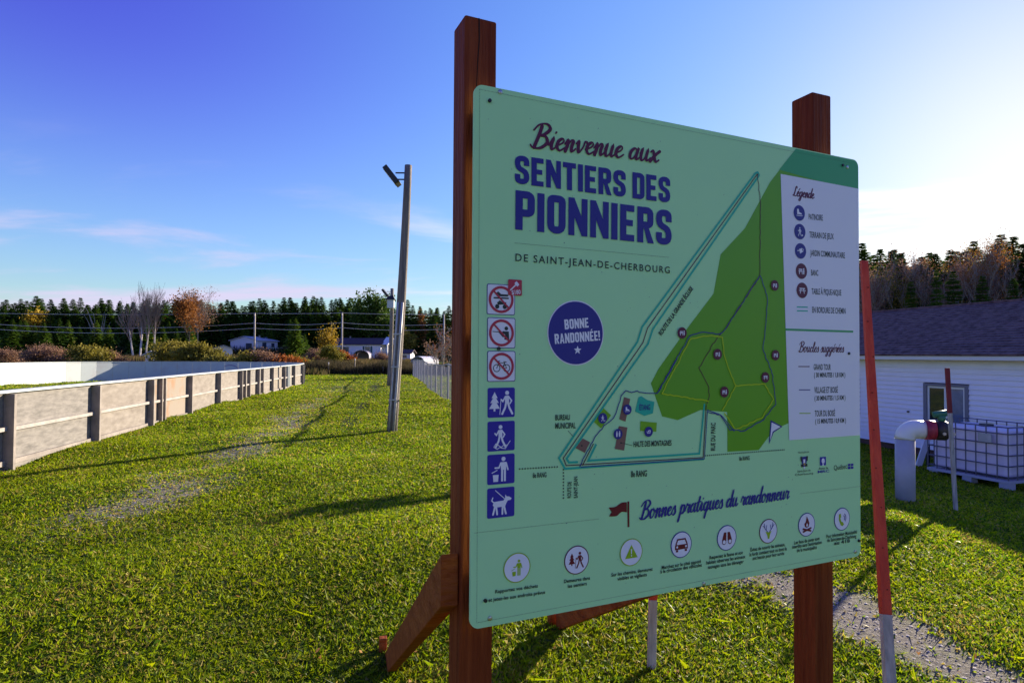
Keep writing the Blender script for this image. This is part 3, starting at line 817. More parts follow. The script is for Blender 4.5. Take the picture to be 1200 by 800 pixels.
T('8e RANG', o3(440, 616), o3(523, 611), 7.4, C_DK, bold=.012); T('8e RANG', (624, 559.5), (640, 558.5), 6, C_DK, bold=.01); T('8e RANG', (866, 539.5), (878, 538.5), 5, C_DK, bold=.01)
T('ÉTANG', o3(484, 268), o3(540, 266), 6.5, C_NAVY, bold=.01)
T('ROUTE DE LA GRANDE ÉCLUSE', (774.5, 393.5), (812, 338.5), .0125, C_DK, bold=.022)
T('RUE DU PARC', o3(878, 478), o3(880, 333), .0155, C_DK, bold=.012)
T('ROUTE DE', o3(128, 724), o3(130, 640), .0105, C_DK, bold=.012); T('SAINT-JEAN', o3(162, 724), o3(162, 612), .0105, C_DK, bold=.012)
# round map markers
def bench(a, c, s, mm, l): 
    L = local(c, s); a.poly(L([(-.6, .05), (.2, .05), (.2, -.1), (-.6, -.1)]), mm, l); a.poly(L([(-.5, -.1), (-.36, -.1), (-.36, -.45), (-.5, -.45)]), mm, l); a.poly(L([(.05, -.1), (.18, -.1), (.18, -.45), (.05, -.45)]), mm, l); a.poly(L([(-.55, .15), (.15, .15), (.15, .32), (-.55, .32)]), mm, l); a.disc(L([(.42, .3)])[0], .13 * s, mm, l, 12); a.poly(L([(.3, .14), (.56, .14), (.52, -.45), (.34, -.45)]), mm, l)
def picnic(a, c, s, mm, l):
    L = local(c, s); a.poly(L([(-.55, .2), (.55, .2), (.55, .34), (-.55, .34)]), mm, l); limb(a, L, [(-.25, .2), (-.4, -.4)], .13, s, mm, l); limb(a, L, [(.25, .2), (.4, -.4)], .13, s, mm, l); a.poly(L([(-.66, -.08), (.66, -.08), (.66, .03), (-.66, .03)]), mm, l + 1)
def skate(a, c, s, mm, l):
    L = local(c, s); a.poly(L([(-.45, .55), (-.1, .55), (-.05, .15), (.45, -.02), (.5, -.2), (-.45, -.2)]), mm, l); limb(a, L, [(-.55, -.38), (.5, -.38), (.62, -.28)], .09, s, mm, l)
def play(a, c, s, mm, l): walker(a, c, s * .85, mm, l, -.05, .9, False); L = local(c, s); a.disc(L([(.48, -.5)])[0], .12 * s, mm, l, 12)
def can(a, c, s, mm, l):
    L = local(c, s); a.poly(L([(-.3, .25), (.2, .4), (.42, -.1), (-.1, -.4)]), mm, l); limb(a, L, [(-.3, .05), (-.6, .0)], .12, s, mm, l); limb(a, L, [(.2, .4), (.55, .25), (.42, -.1)], .08, s, mm, l)
def wc(a, c, s, mm, l):
    for x in (-.33, .33):
        L = local((c[0] + x * s, c[1]), s); a.disc(L([(0, .48)])[0], .14 * s, mm, l, 12); a.poly(L([(-.2, .3), (.2, .3), (.13, -.55), (-.13, -.55)]), mm, l)
def hand(a, c, s, mm, l):
    L = local(c, s); limb(a, L, [(-.45, .1), (-.35, -.25), (.35, -.25), (.45, .2), (.2, .35)], .13, s, mm, l); a.disc(L([(0, .12)])[0], .2 * s, mm, l, 12)
def marker(px, py, mm, draw, r):
    a = Art(); c = B(px, py); a.disc(c, r, mm, 8, 28); draw(a, c, r * .92, C_LIL, 9); a.build('map_marker')
rm = hp(840, 415, 13) / 2
for p in ((798.5, 390), (840, 415), (848, 459), (907, 334.5), (907.9, 416)): marker(*p, C_PLUM, bench, rm)
marker(896, 442, C_PLUM, picnic, rm)
rb = hp(720, 490, 12.2) / 2
for p, d in ((o3(291, 310), play), (o3(419, 265), skate), (o3(371, 392), wc), (o3(530, 380), hand)): marker(*p, C_NAVY, d, rb)
# legend
a = Art(); script(a, 'Légende', (929, 229.5), (953, 233), 5.6, C_PLUM, wmin=.2, wmax=.34); a.build('legend_heading'); a = Art()
script(a, 'Boucles suggérées', (936, 412.3), (988, 412.6), 5.8, C_PLUM, wmin=.14, wmax=.26); a.build('legend_heading')
rl = hp(937, 295, 18.2) / 2
for p, mm, d in (((936, 249.8), C_NAVY, skate), ((936.7, 271.6), C_NAVY, play), ((937.5, 294.2), C_NAVY, can), ((938.6, 317.8), C_PLUM, bench), ((939.4, 340.3), C_PLUM, picnic)):
    a = Art(); c = B(*p); a.disc(c, rl, mm, 4, 32); d(a, c, rl * .9, C_LIL, 5); a.build('legend_symbol')
a = Art()
for t_, p, q, h in (('PATINOIRE', (947.2, 257.4), (963.8, 258.6), 7), ('TERRAIN DE JEUX', (948, 278.2), (976.5, 280.6), 7), ('JARDIN COMMUNAUTAIRE', (949, 299.6), (989.6, 302.6), 7), ('BANC', (950, 322.7), (958.4, 323.2), 7), ('TABLE À PIQUE-NIQUE', (950.6, 344.6), (985.4, 346.3), 7), ('EN BORDURE DE CHEMIN', (951.2, 366.2), (990.4, 367.6), 7),
                    ('GRAND TOUR', (953, 433.2), (973, 433.2), 7), ('VILLAGE ET BOISÉ', (953.6, 460.2), (981.3, 459.8), 7.2), ('TOUR DU BOISÉ', (954.2, 487.6), (978, 487), 7.2)): (lambda a: (text(a, t_, p, q, h, C_DK, 3, .016), a.build('legend_lettering')))(Art())
for t_, p, q in (('( 30 MINUTES / 1,8 KM )', (953.4, 441.8), (990, 441.4)), ('( 30 MINUTES / 1,5 KM )', (954, 469), (990.2, 468)), ('( 15 MINUTES / 0,9 KM )', (954.8, 496), (990.8, 494.6))): (lambda a: (text(a, t_, p, q, 5.4, C_DK, 3, .03), a.build('legend_lettering')))(Art())
for y, mm, x in ((429.3, C_PLUM, 935), (456.6, C_NAVY, 935.8), (484, C_OLV, 936.2)): (lambda a: (px_line(a, [(x, y), (x + 13.2, y)], .9, mm, 3), a.build('legend_line')))(Art())
for q in ([(933.2, 359.6), (946, 359.9)], [(933.4, 364.2), (946.2, 364.4)]): a = Art(); px_line(a, q, 1.1, C_TEAL, 3); a.build('legend_line')
# partners
a = Art(); c = B(942, 541.5); s = hp(942, 541, 15) / 2; L = local(c, s)
a.poly(L([(-.5, .9), (.5, .9), (.55, 0), (0, -.75), (-.55, 0)]), C_NAVY, 2); a.poly(L([(-.22, .5), (.22, .5), (.2, -.1), (-.2, -.1)]), C_LIL, 3); a.disc(L([(0, -.25)])[0], .2 * s, C_ORN, 4, 12)
for x in (-.62, .62): a.poly(L([(x - .2, .95), (x + .2, .95), (x + .12, .2), (x - .12, .2)]), C_DK, 3)
a.poly(L([(-.7, -.25), (.7, -.2), (.75, -.65), (-.65, -.7)]), C_DK, 1)
a.poly(L([(-.18, -.72), (0, -.6), (.22, -.72), (.1, -1.), (-.1, -1.)]), C_LIL, 3)
text(a, 'Municipalité de', (935, 531), (947.5, 530), 2.4, C_DK, 2); text(a, 'Saint-Jean-de', (934, 553.2), (949.5, 551.6), 2.6, C_DK, 2); text(a, 'Cherbourg', (931.5, 557.2), (952.5, 555), 2.6, C_DK, 2); a.build('village_crest')
a = Art(); c = B(964, 540); s = hp(964, 540, 10) / 2; L = local(c, s)
a.poly(L([(-1, 1), (1, 1), (1, -1), (-1, -1)]), C_BLUE, 2); a.disc(L([(0, .2)])[0], .5 * s, C_LIL, 3, 14); a.poly(L([(-.6, .1), (.6, .1), (.35, -.5), (-.35, -.5)]), C_LIL, 4); a.poly(L([(-.2, -.6), (.2, -.6), (.3, -1.0), (-.3, -1.0)]), C_LIL, 3)
text(a, 'Avec la', (959, 550), (970, 549), 2.8, C_DK, 2, .01); text(a, 'MRC', (958, 554), (971.5, 552.6), 3, C_BLUE, 2, .02); a.build('blue_emblem')
a = Art(); text(a, 'Québec', (977, 550.6), (992, 548.6), 6.0, C_DK, 2)
for i in (0, 1):
    for j in (0, 1):
        x, y = 993.2 + i * 3.6, 543.2 + j * 3.4 - i * .3
        a.poly([B(x, y), B(x + 2.9, y - .25), B(x + 2.9, y + 2.5), B(x, y + 2.75)], C_BLUE, 2)
a.build('government_wordmark')
# good practice strip
a = Art(); a.poly([B(*p) for p in ((735, 587.2), (737.2, 586.9), (737.4, 616.8), (735.2, 617.2))], C_DARKRED, 1)
a.poly([B(*p) for p in catmull([(734.2, 588), (728, 588.6), (721, 593.2), (713, 594.2)], 4) + [(716.4, 599.4)] + catmull([(713.4, 604.6), (722, 604.2), (728, 599.4), (734.3, 599.8)], 4)], C_DARKRED, 2); a.build('flag_symbol')
a = Art(); script(a, 'Bonnes pratiques du randonneur', (750.5, 608), (923.5, 583.8), 9.6, C_NAVY, wmin=.14, wmax=.28); a.build('good_practice_heading')
RC = hp(675, 655, 33.6) / 2
def g_litter(a, c, s): litter(a, c, s * .68, C_OLV, 4, .15, .95)
def g_walk(a, c, s): fir(a, local(c, s), -.4, .02, .52, C_DARKRED, 4); walker(a, c, s * .72, C_DARKRED, 4, .32, .95)
def g_warn(a, c, s):
    L = local(c, s); a.poly(L([(0, .55), (.56, -.42), (-.56, -.42)]), C_OLV, 4); a.poly(L([(-.05, .25), (.05, .25), (.035, -.12), (-.035, -.12)]), C_LIL, 5); a.disc(L([(0, -.24)])[0], .055 * s, C_LIL, 5, 10)
def g_car(a, c, s):
    L = local(c, s); q = C_DARKRED
    a.poly(L([(-.6, .02), (.6, .02), (.62, -.34), (-.62, -.34)]), q, 4); limb(a, L, [(-.52, .06), (-.36, .42), (.36, .42), (.52, .06)], .11, s, q, 5)
    for x in (-.42, .42): a.poly(L([(x - .11, -.36), (x + .11, -.36), (x + .11, -.52), (x - .11, -.52)]), q, 4); a.disc(L([(x, -.14)])[0], .09 * s, C_LIL, 6, 10)
def g_bino(a, c, s):
    L = local(c, s); q = C_DARKRED
    for g in (-1, 1): a.poly(L([(g * .06, .45), (g * .3, .45), (g * .52, -.2), (g * .06, -.2)]), q, 4); a.disc(L([(g * .3, -.3)])[0], .21 * s, q, 5, 20); a.disc(L([(g * .3, -.3)])[0], .15 * s, C_LIL, 6, 20)
def g_deer(a, c, s):
    L = local(c, s); a.poly(L([(-.34, .0), (0, -.08), (.34, .0), (.16, -.3), (.08, -.62), (-.08, -.62), (-.16, -.3)]), C_OLV, 4)
    for g in (-1, 1):
        for q in ([(g * .1, -.05), (g * .4, .25), (g * .48, .66)], [(g * .28, .12), (g * .2, .5)], [(g * .42, .3), (g * .62, .5)]): limb(a, L, q, .055, s, C_NAVY, 5)
def g_fire(a, c, s):
    L = local(c, s); q = C_DARKRED
    a.poly(L([(0, .72), (.18, .4), (.3, .12), (.22, -.18), (-.02, -.26), (-.24, -.16), (-.3, .1), (-.14, .22), (-.08, .45)]), q, 4); a.poly(L([(.02, .15), (.12, -.05), (.02, -.2), (-.1, -.06)]), C_LIL, 5)
    limb(a, L, [(-.46, -.32), (.44, -.56)], .15, s, q, 6); limb(a, L, [(-.44, -.56), (.46, -.32)], .15, s, q, 6)
def g_phone(a, c, s):
    L = local(c, s); a.poly(L([(-.42, .46), (-.2, .5), (-.12, .2), (-.24, .1), (-.1, -.22), (.06, -.24), (.24, -.48), (.0, -.62), (-.2, -.5), (-.42, -.05)]), C_OLV, 4)
    for r in (.25, .42): limb(a, L, [(.05 + r * math.cos(t), .08 + r * math.sin(t)) for t in np.linspace(-.7, 1.0, 8)], .07, s, C_NAVY, 5)
RULES = [((605.6, 664.5), C_OLV, g_litter, 'litter_rule', ['Rapportez vos déchets', 'et jetez-les aux endroits prévus'], [((580, 694.5), (630, 687.5)), ((572, 704.5), (638.5, 694.8))]),
 ((675.5, 655.5), C_PLUM, g_walk, 'stay_on_trail_rule', ['Demeurez dans', 'les sentiers'], [((660.5, 682.5), (691, 678.3)), ((665, 688.2), (687.3, 684.8))]),
 ((739.4, 646.5), C_OLV, g_warn, 'road_warning_rule', ['Sur les chemins, demeurez', 'visibles et vigilants'], [((716, 675), (764.5, 667.8)), ((723, 679.6), (757.6, 674.2))]),
 ((798, 637.6), C_NAVY, g_car, 'car_rule', ['Marchez sur le côté opposé', 'à la circulation des véhicules'], [((775, 666.4), (821, 658.6)), ((773.5, 671.2), (822, 663))]),
 ((851.3, 629.6), C_NAVY, g_bino, 'binoculars_rule', ['Respectez la faune et son', 'habitat: observez les animaux', 'sauvages sans les déranger'], [((831, 654.8), (870, 648.4)), ((827.2, 660.8), (873, 653.2)), ((829, 666), (871, 659))]),
 ((900, 621.8), C_PLUM, g_deer, 'deer_rule', ['Évitez de nourrir les animaux,', 'la forêt contient tout ce dont ils', 'ont besoin pour leur survie'], [((879, 645.6), (919.5, 639)), ((878, 651.2), (921.6, 644)), ((881.4, 655.6), (918.4, 649.4))]),
 ((944.9, 614.2), C_NAVY, g_fire, 'campfire_rule', ['Les feux de camp sont', 'interdits sans l\'autorisation', 'de la municipalité'], [((930.4, 637.3), (960, 632)), ((928, 642.4), (962.4, 636.4)), ((933.4, 646.4), (956.6, 642.4))]),
 ((986.3, 607.7), C_NAVY, g_phone, 'telephone_rule', ['Pour information: Municipalité', 'de Saint-Jean-de-Cherbourg', 'au 418'], [((968, 630), (1004, 624.2)), ((969, 634.6), (1003, 629.2)), ((977, 638), (995.4, 634.8))])]
for p, rc, d, nm, lines, spots in RULES:
    a = Art(); c = B(*p); a.disc(c, RC, rc, 2, 44); a.disc(c, RC * .93, C_LIL, 3, 44); d(a, c, RC)
    for t_, (q0, q1) in zip(lines, spots): text(a, t_, q0, q1, 4.1, C_DK, 3, .022)
    a.build(nm)
# screws, empty holes, little scuffs
for p in ((586, 108), (574, 724), (824.6, 683.5), (1002, 646), (992.5, 196)):
    c = B(*p); m = MB(); q = bp(*c, 0); m.tube([q, q - NB * .0022, q - NB * .0032], [.0058, .0052, .002], 12); m.build('screw', M_steel, sign)
for p in ((573.5, 118.5), (568.4, 703), (584, 408.3), (994, 414), (1006, 633), (987, 194)):
    c = B(*p); m = MB(); q = bp(*c, .0005); m.tube([q + NB * .0002, q - NB * .004], [.0042, .0042], 10); m.build('dark_screw', M_black, sign)
a = Art(); rr = random.Random(3)
for _ in range(150):
    u, z = rr.uniform(.03, BW - .2), rr.uniform(Z0 + .03, Z1 - .03); r = rr.uniform(.0005, .0014)
    a.poly([(u + r * rr.uniform(.5, 1.4) * math.cos(t), z + r * rr.uniform(.5, 1.6) * math.sin(t)) for t in np.linspace(0, 5.6, 7)], C_STAIN, -1)
a.build('dirt_specks')['kind'] = 'stuff'

# ------------------------------------------------------------------ RINK
A0 = G(3, 552); B0 = G(362, 447)
A0 = Vector((A0.x, A0.y, 0)); B0 = Vector((B0.x, B0.y, 0))
RD = (B0 - A0).normalized(); RLf = Vector((-RD.y, RD.x, 0)); OUT = -RLf
BAY, RH = 2.44, 1.07
Zv = Vector((0, 0, 1))
rink = thing('hockey_rink', 'outdoor hockey rink boards, weathered plywood outside and white inside', 'rink', (A0.x, A0.y, gh(A0.x, A0.y)))
def rg(s): return A0 + RD * s
LEN = (B0 - A0).length
NBAY = int((LEN - 0.5) / BAY)
s_start = -2 * BAY
rr = random.Random(5)
for i in range(-2, NBAY):
    s = i * BAY; p = rg(s); q = rg(s + BAY)
    z0 = -.03
    p.z = q.z = z0
    for lo_, hi_ in ((-.08, .52), (.525, RH - .03)):
        m = MB(); j = rr.uniform(-.003, .003)
        m.box(p + RD * .003 + Zv * lo_ + OUT * j, RD * (BAY - .006), RLf * .016, Zv * (hi_ - lo_)); m.build('board_panel', M_ply_stain if i == 2 else rr.choice(PLYS), rink)
    m = MB(); m.box(p + RD * .003 + RLf * .02 + Zv * .03, RD * (BAY - .006), RLf * .012, Zv * (RH - .06)); m.build('inner_panel', M_white, rink)
    m = MB(); m.box(p - RD * .02 + OUT * .006 - Zv * .1, RD * .055, OUT * (.135 + rr.uniform(-.01, .01)), Zv * (RH + .06)); m.build('post', M_stud, rink)
    m = MB(); m.box(p + RD * .024 + OUT * .006 + Zv * (.50 + rr.uniform(-.015, .015)), RD * (BAY - .048), OUT * .055, Zv * .055); m.build('middle_rail', M_rail, rink)
    m = MB(); m.box(p + RD * .002 - OUT * .035 + Zv * (RH - .022), RD * (BAY - .004), OUT * .115, Zv * .036); m.build('top_rail', M_white, rink)
    m = MB(); m.box(p + RD * .024 + OUT * .006 + Zv * .02, RD * (BAY - .048), OUT * .04, Zv * .07); m.build('bottom_rail', M_stud, rink)
    extra = {2: (.55, .75), 5: (.6, 1.2), 6: (.8,), 8: (.9, 1.1, 1.3)}.get(i, ())
    for e in extra:
        m = MB(); m.box(p + RD * e + OUT * .008 + Zv * .07, RD * .042, OUT * .09, Zv * (RH - .1)); m.build('stud', M_stud if i < 7 else M_white, rink)
# corners, end and far side: short flat boards, white inside
def rink_far():
    P = []; R_ = 6.4; WID = 13.0
    e = NBAY * BAY; c1 = rg(e) + RLf * R_
    for k in range(0, 13):
        t = k / 12 * math.pi / 2; P.append(c1 + OUT * R_ * math.cos(t) + RD * R_ * math.sin(t))
    n = max(1, int((WID - 2 * R_) / 1.22))
    b0 = P[-1]
    for k in range(1, n + 1): P.append(b0 + RLf * (WID - 2 * R_) * k / n)
    c2 = rg(e) + RLf * (WID - R_)
    for k in range(1, 13):
        t = k / 12 * math.pi / 2; P.append(c2 + RD * R_ * math.cos(t) + RLf * R_ * math.sin(t))
    b1 = P[-1]; n = int((e + 4.9) / 2.44)
    for k in range(1, n + 1): P.append(b1 - RD * 2.44 * k)
    return P
FP = rink_far()
for a_, b_ in zip(FP[:-1], FP[1:]):
    d = (b_ - a_); L_ = d.length; d = d / L_; nn = Vector((-d.y, d.x, 0))
    z = -.03; a2 = Vector((a_.x, a_.y, z))
    m = MB(); m.box(a2 + d * .004 - Zv * .1, d * (L_ - .008), -nn * .018, Zv * (RH + .1)); m.build('white_panel', M_white, rink)
    m = MB(); m.box(a2 + d * .004 + nn * .02 + Zv * (RH + .002), d * (L_ - .008), -nn * .11, Zv * .035); m.build('top_rail', M_white, rink)
    m = MB(); m.box(a2 - nn * .02 - Zv * .05, d * .045, -nn * .12, Zv * (RH + .03)); m.build('post', M_stud, rink)
# loops of faded spray paint on the end boards
gp = FP[10]; gd = (FP[11] - FP[10]).normalized()
m = MB(); gn = Vector((-gd.y, gd.x, 0))
for c0, w_ in ((.5, .55), (1.45, .6)):
    pts = [gp + gd * (c0 + w_ * math.cos(t)) + Zv * (.52 + .34 * math.sin(t)) + gn * .004 for t in np.linspace(-.2, math.pi + .2, 14)]
    for p, q in zip(pts[:-1], pts[1:]): m.raw([p - Zv * .03, q - Zv * .03, q + Zv * .03, p + Zv * .03], [(0, 1, 2, 3)])
m.build('spray_paint', mat('faded_paint', (.25, .2, .32), .7), rink)

# ------------------------------------------------------------------ LIGHT POLES
def light_pole(name, label, base, top, r0, r1, conduit=True, box=False, group=None):
    t = thing(name, label, 'light pole', base, group)
    base, top = Vector(base), Vector(top)
    n = 9; pts = []; rs = []
    for i in range(n):
        f = i / (n - 1); p = base.lerp(top, f); w = math.sin(f * 3.1) * .03
        pts.append(p + Vector((w, 0, 0)) - (Zv * .15 if i == 0 else Zv * 0)); rs.append(r0 + (r1 - r0) * f)
    MB().tube(pts, rs, 14).build('pole', M_grey_wood, t, smooth=True)
    right = Vector((1, 0, 0)); fw = Vector((0, -1, 0))
    if conduit:
        q = []
        for i in range(5): q.append(pts[0].lerp(pts[4], .04 + i * .23) + right * (r0 * .42) + fw * (r0 * .98))
        MB().tube(q, .028, 8).build('conduit', M_galv, t, smooth=True)
        q = [p - right * r0 * .75 + fw * .03 for p in q[:]]
        MB().tube(q, .018, 8).build('conduit', M_galv, t, smooth=True)
        for k in (1, 2, 3):
            m = MB(); m.cbox(q[k] - fw * .0 + right * r0 * .35 + fw * .02, r0 * 1.5, .02, .03); m.build('strap', M_galv, t)
    # flood lamp on a short bracket toward the rink
    tp = top - Zv * .28 - right * (r1 * .9)
    MB().tube([tp + Zv * .12, tp + Zv * .12 - right * .2], .016, 6).build('bracket', M_black, t)
    MB().tube([tp - Zv * .02, tp - Zv * .02 - right * .16], .016, 6).build('bracket', M_black, t)
    c = tp - right * .26 + Zv * .06
    dv = Vector((.62, 0, -.78)).normalized(); nrm = Vector((-.78, 0, -.62)).normalized()
    lamp = MB(); lamp.box(c - dv * .22 - Vector((0, .17, 0)) - nrm * .04, dv * .44, Vector((0, .34, 0)), nrm * .11)
    lo2 = lamp.build('lamp_head', M_black, t, bevel=.01)
    m = MB(); m.box(c - dv * .185 - Vector((0, .14, 0)) + nrm * .0715, dv * .37, Vector((0, .25, 0)), nrm * .006); m.build('lens', mat('lamp_lens', (.55, .53, .45), .25), lo2)
    if box:
        c = base.lerp(top, .86) + fw * (r1 + .12)
        m = MB(); m.cbox(c - Zv * .32 + fw * .02, .34, .2, .42); m.build('white_box', M_white, t)
        m = MB(); m.hexa([c + Vector(v) for v in ((-.24, -.17, .102), (.24, -.17, .102), (.24, .12, .102), (-.24, .12, .102), (-.12, -.06, .30), (.12, -.06, .30), (.12, .1, .30), (-.12, .1, .30))]); m.build('hood', M_black, t)
    return t
g = G(459, 505); tp = at(478.5, 194, g.y + .1)
light_pole('light_pole', 'leaning grey wooden light pole nearest the camera, metal conduits up its foot', g, tp, .112, .078)
g2 = G(456, 452); tp = at(459.5, 338, g2.y)
light_pole('light_pole', 'farther wooden light pole with a white box under its floodlight', g2, tp, .12, .085, conduit=False, box=True)
bx, by = 7.7, 16.2
light_pole('light_pole', 'short wooden light pole standing behind the sign board by the white building', (bx, by, gh(bx, by)), (bx, by, gh(bx, by) + 4.2), .12, .09, conduit=False)

# ------------------------------------------------------------------ PICKET FENCE on the right of the field
f1 = G(527, 470); f0 = G(484, 440.5)
fd = Vector((f1.x - f0.x, f1.y - f0.y, 0)); fl = fd.length; fd = fd / fl
fence = thing('chain_link_fence', 'low grey chain-link fence running along the right of the field', 'fence', f0)
n_b = int((fl + 8) / 2.5); FB = 2.5; FH = 1.17
def link_panel():
    m = MB(); st = .12
    for sg in (1, -1):
        k = -int(FH / st) - 1
        while k * st < FB:
            x0 = k * st; lo_ = max(0.0, -x0); hi_ = min(FH, FB - x0)
            if hi_ - lo_ > .02:
                P2 = [(x0 + lo_, lo_), (x0 + hi_, hi_)]
                if sg < 0: P2 = [(FB - x, z) for x, z in P2]
                m.tube([fd * x + Zv * (z + .03) + Vector((-fd.y, fd.x, 0)) * (.002 * sg) for x, z in P2], .0026, 3, cap=False)
            k += 1
    me = bpy.data.meshes.new('wire_mesh'); me.from_pydata(m.v, [], m.f); me.materials.append(mat('fence_wire', (.34, .34, .37), .5, metal=.3)); return me
LP = link_panel()
M_fpost = mat('fence_post', (.30, .29, .29), .5, metal=.2)
for i in range(n_b):
    p = f0 + fd * (i * FB); p.z = gh(p.x, p.y); q = f0 + fd * ((i + 1) * FB); q.z = gh(q.x, q.y)
    MB().tube([p - Zv * .2, p + Zv * (FH + .07)], .032, 8).build('post', M_fpost, fence)
    MB().tube([p + fd * .034 + Zv * (FH + .045), q - fd * .034 + Zv * (FH + .045)], .021, 6).build('top_rail', M_fpost, fence)
    o = link_mesh('wire_mesh', LP, fence); o.location = p - f0

# ------------------------------------------------------------------ SNOW STAKES
M_sred = mat('stake_red', (.50, .035, .012), .6, col2=(.66, .075, .025), vscale=5, stretch=(5, 5, .8), bump=.3, bscale=18)
M_sgrey = mat('stake_bare', (.42, .38, .33), .8, var=.3, vscale=8, stretch=(5, 5, .7))
M_knot = mat('stake_knot', (.16, .02, .012), .8)
def stake(label, base, top, f_red, w0, w1, knots=0, paint=None):
    t = thing('snow_stake', label, 'stake', base, 'painted wooden snow stakes')
    base, top = Vector(base), Vector(top); mid = base.lerp(top, f_red); wm = w0 + (w1 - w0) * f_red
    MB().beam(base - (top - base).normalized() * .12, mid, w0, w0 * .62, up=(0, 1, 0), w2=wm, t2=wm * .62).build('bare_end', M_sgrey, t, bevel=.002)
    MB().beam(mid, top, wm * 1.02, wm * .64, up=(0, 1, 0), w2=w1, t2=w1 * .64)  .build('painted_shaft', paint or M_sred, t, bevel=.002)
    d = (top - mid)
    for k in range(knots):
        c = mid + d * ((k + .6) / (knots + .4)) + Vector((rr.uniform(-.25, .25) * wm, -wm * .32, 0))
        m = MB(); m.tube([c + Vector((0, .004, 0)), c + Vector((0, -.0008 - .0006, 0))], [.0035, .003], 7); m.build('knot', M_knot, t)
    return t
bs = at(1048.5, 905, 2.38); bs.z = gh(bs.x, bs.y); tp = at(1012.5, 306, 2.82)
stake('tall orange-red wooden stake beside the right edge of the sign', bs, tp, .26, .044, .030, 9)
g = G(763.5, 783); tp = at(767.5, 560, g.y + .03)
stake('grey-footed stake with red upper half standing behind the sign board', g, tp, .36, .042, .038)
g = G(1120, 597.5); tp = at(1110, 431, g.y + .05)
stake('thin stake with a red tip coloured as in shade beside the grey pipe', g, tp, .68, .042, .047, paint=mat('stake_red_shaded', (.22, .014, .02), .6, var=.2))  # darker red: the building's shade is put into the stake colour

# ------------------------------------------------------------------ STANDPIPE
M_pvc = mat('grey_pvc', (.40, .39, .43), .5, var=.08, vscale=5)
M_pvcw = mat('white_pvc', (.76, .74, .70), .4)
M_mar = mat('maroon_coupling', (.28, .02, .05), .5)
g = G(1061, 586); pr = 10.2 / 720 * g.y
pipe = thing('standpipe', 'grey vertical pipe with a white elbow and black capped outlet', 'pipe', g)
zt = at(1061, 514, g.y).z; za = at(1061, 502.5, g.y).z
MB().tube([g - Zv * .2, Vector((g.x, g.y, zt))], pr, 24).build('upright', M_pvc, pipe, smooth=False)
for o in pipe.children: o.data.polygons.foreach_set('use_smooth', [len(p.vertices) == 4 for p in o.data.polygons])
AD = Vector((.96, -.28, 0)).normalized(); er = pr * 1.04
pts = [Vector((g.x, g.y, zt + .001))]
for k in range(9):
    t = k / 8 * math.pi / 2; R_ = za - zt
    pts.append(Vector((g.x, g.y, zt)) + AD * R_ * (1 - math.cos(t)) + Zv * R_ * math.sin(t))
pts.append(pts[-1] + AD * .09)
def smooth_sides(o):
    o.data.polygons.foreach_set('use_smooth', [len(p.vertices) == 4 for p in o.data.polygons]); return o
smooth_sides(MB().tube(pts, er, 24).build('elbow', M_pvcw, pipe))
e = pts[-1]; k_ = 720 / g.y
smooth_sides(MB().tube([e + AD * .001, e + AD * .11], er * 1.06, 24).build('coupling', M_mar, pipe))
m = MB().tube([e + AD * .111, e + AD * .14, e + AD * .145, e + AD * .23, e + AD * .235, e + AD * .27], [er * .96, er * .96, er * 1.08, er * 1.08, er * .9, er * .9], 24)
smooth_sides(m.build('cap', M_black, pipe))
vc = e + AD * .19 + Zv * er
m = MB().tube([vc, vc + Zv * .07], .045, 12); m.tube([vc + Zv * .072 - AD * .09, vc + Zv * .105 + AD * .06], .04, 10); smooth_sides(m.build('valve', mat('green_valve', (.03, .16, .10), .45), pipe))
for x in (-.05, .05):
    q = e + AD * (.19 + x); m = MB().tube([q + Vector((0, -er * 1.1, -.03)), q + Vector((0, -er * 1.22, -.03))], .02, 8); m.build('bolt', M_galv, pipe)

# ------------------------------------------------------------------ WHITE BUILDING
WD = Vector((-.247, .969, 0)).normalized(); WN = Vector((.969, .247, 0)).normalized()   # along the wall (away), into the building
W0 = Vector((9.5, 16.0, 0)); s0, s1 = -9.0, 5.5
zg = -.92; zb = -.56; zE = 1.585; DEP = 6.4; RISE = 1.42; OV = .32
bl = thing('white_siding_building', 'low white clapboard building with a dark shingle roof', 'building', (W0.x, W0.y, zg))
M_sid = mat('white_siding', (.86, .82, .87), .5, var=.03, vscale=3)
M_found = mat('foundation', (.13, .07, .06), .9, var=.3, vscale=5)
M_roof = mat('dark_shingles', (.085, .045, .05), .9, col2=(.20, .125, .135), vscale=6, thr=(.36, .62), bump=.4, bscale=60)
wp = lambda s, n, z: W0 + WD * s + WN * n + Vector((0, 0, z))
m = MB(); m.box(wp(s0, .06, zg - .4), WD * (s1 - s0), WN * (DEP - .12), Zv * (zb - zg + .4)); m.build('foundation', M_found, bl)
WINS = [(-2.48, -1.37, .02, 1.0), (.55, 1.65, .02, 1.0), (-6.6, -5.5, .02, 1.0)]
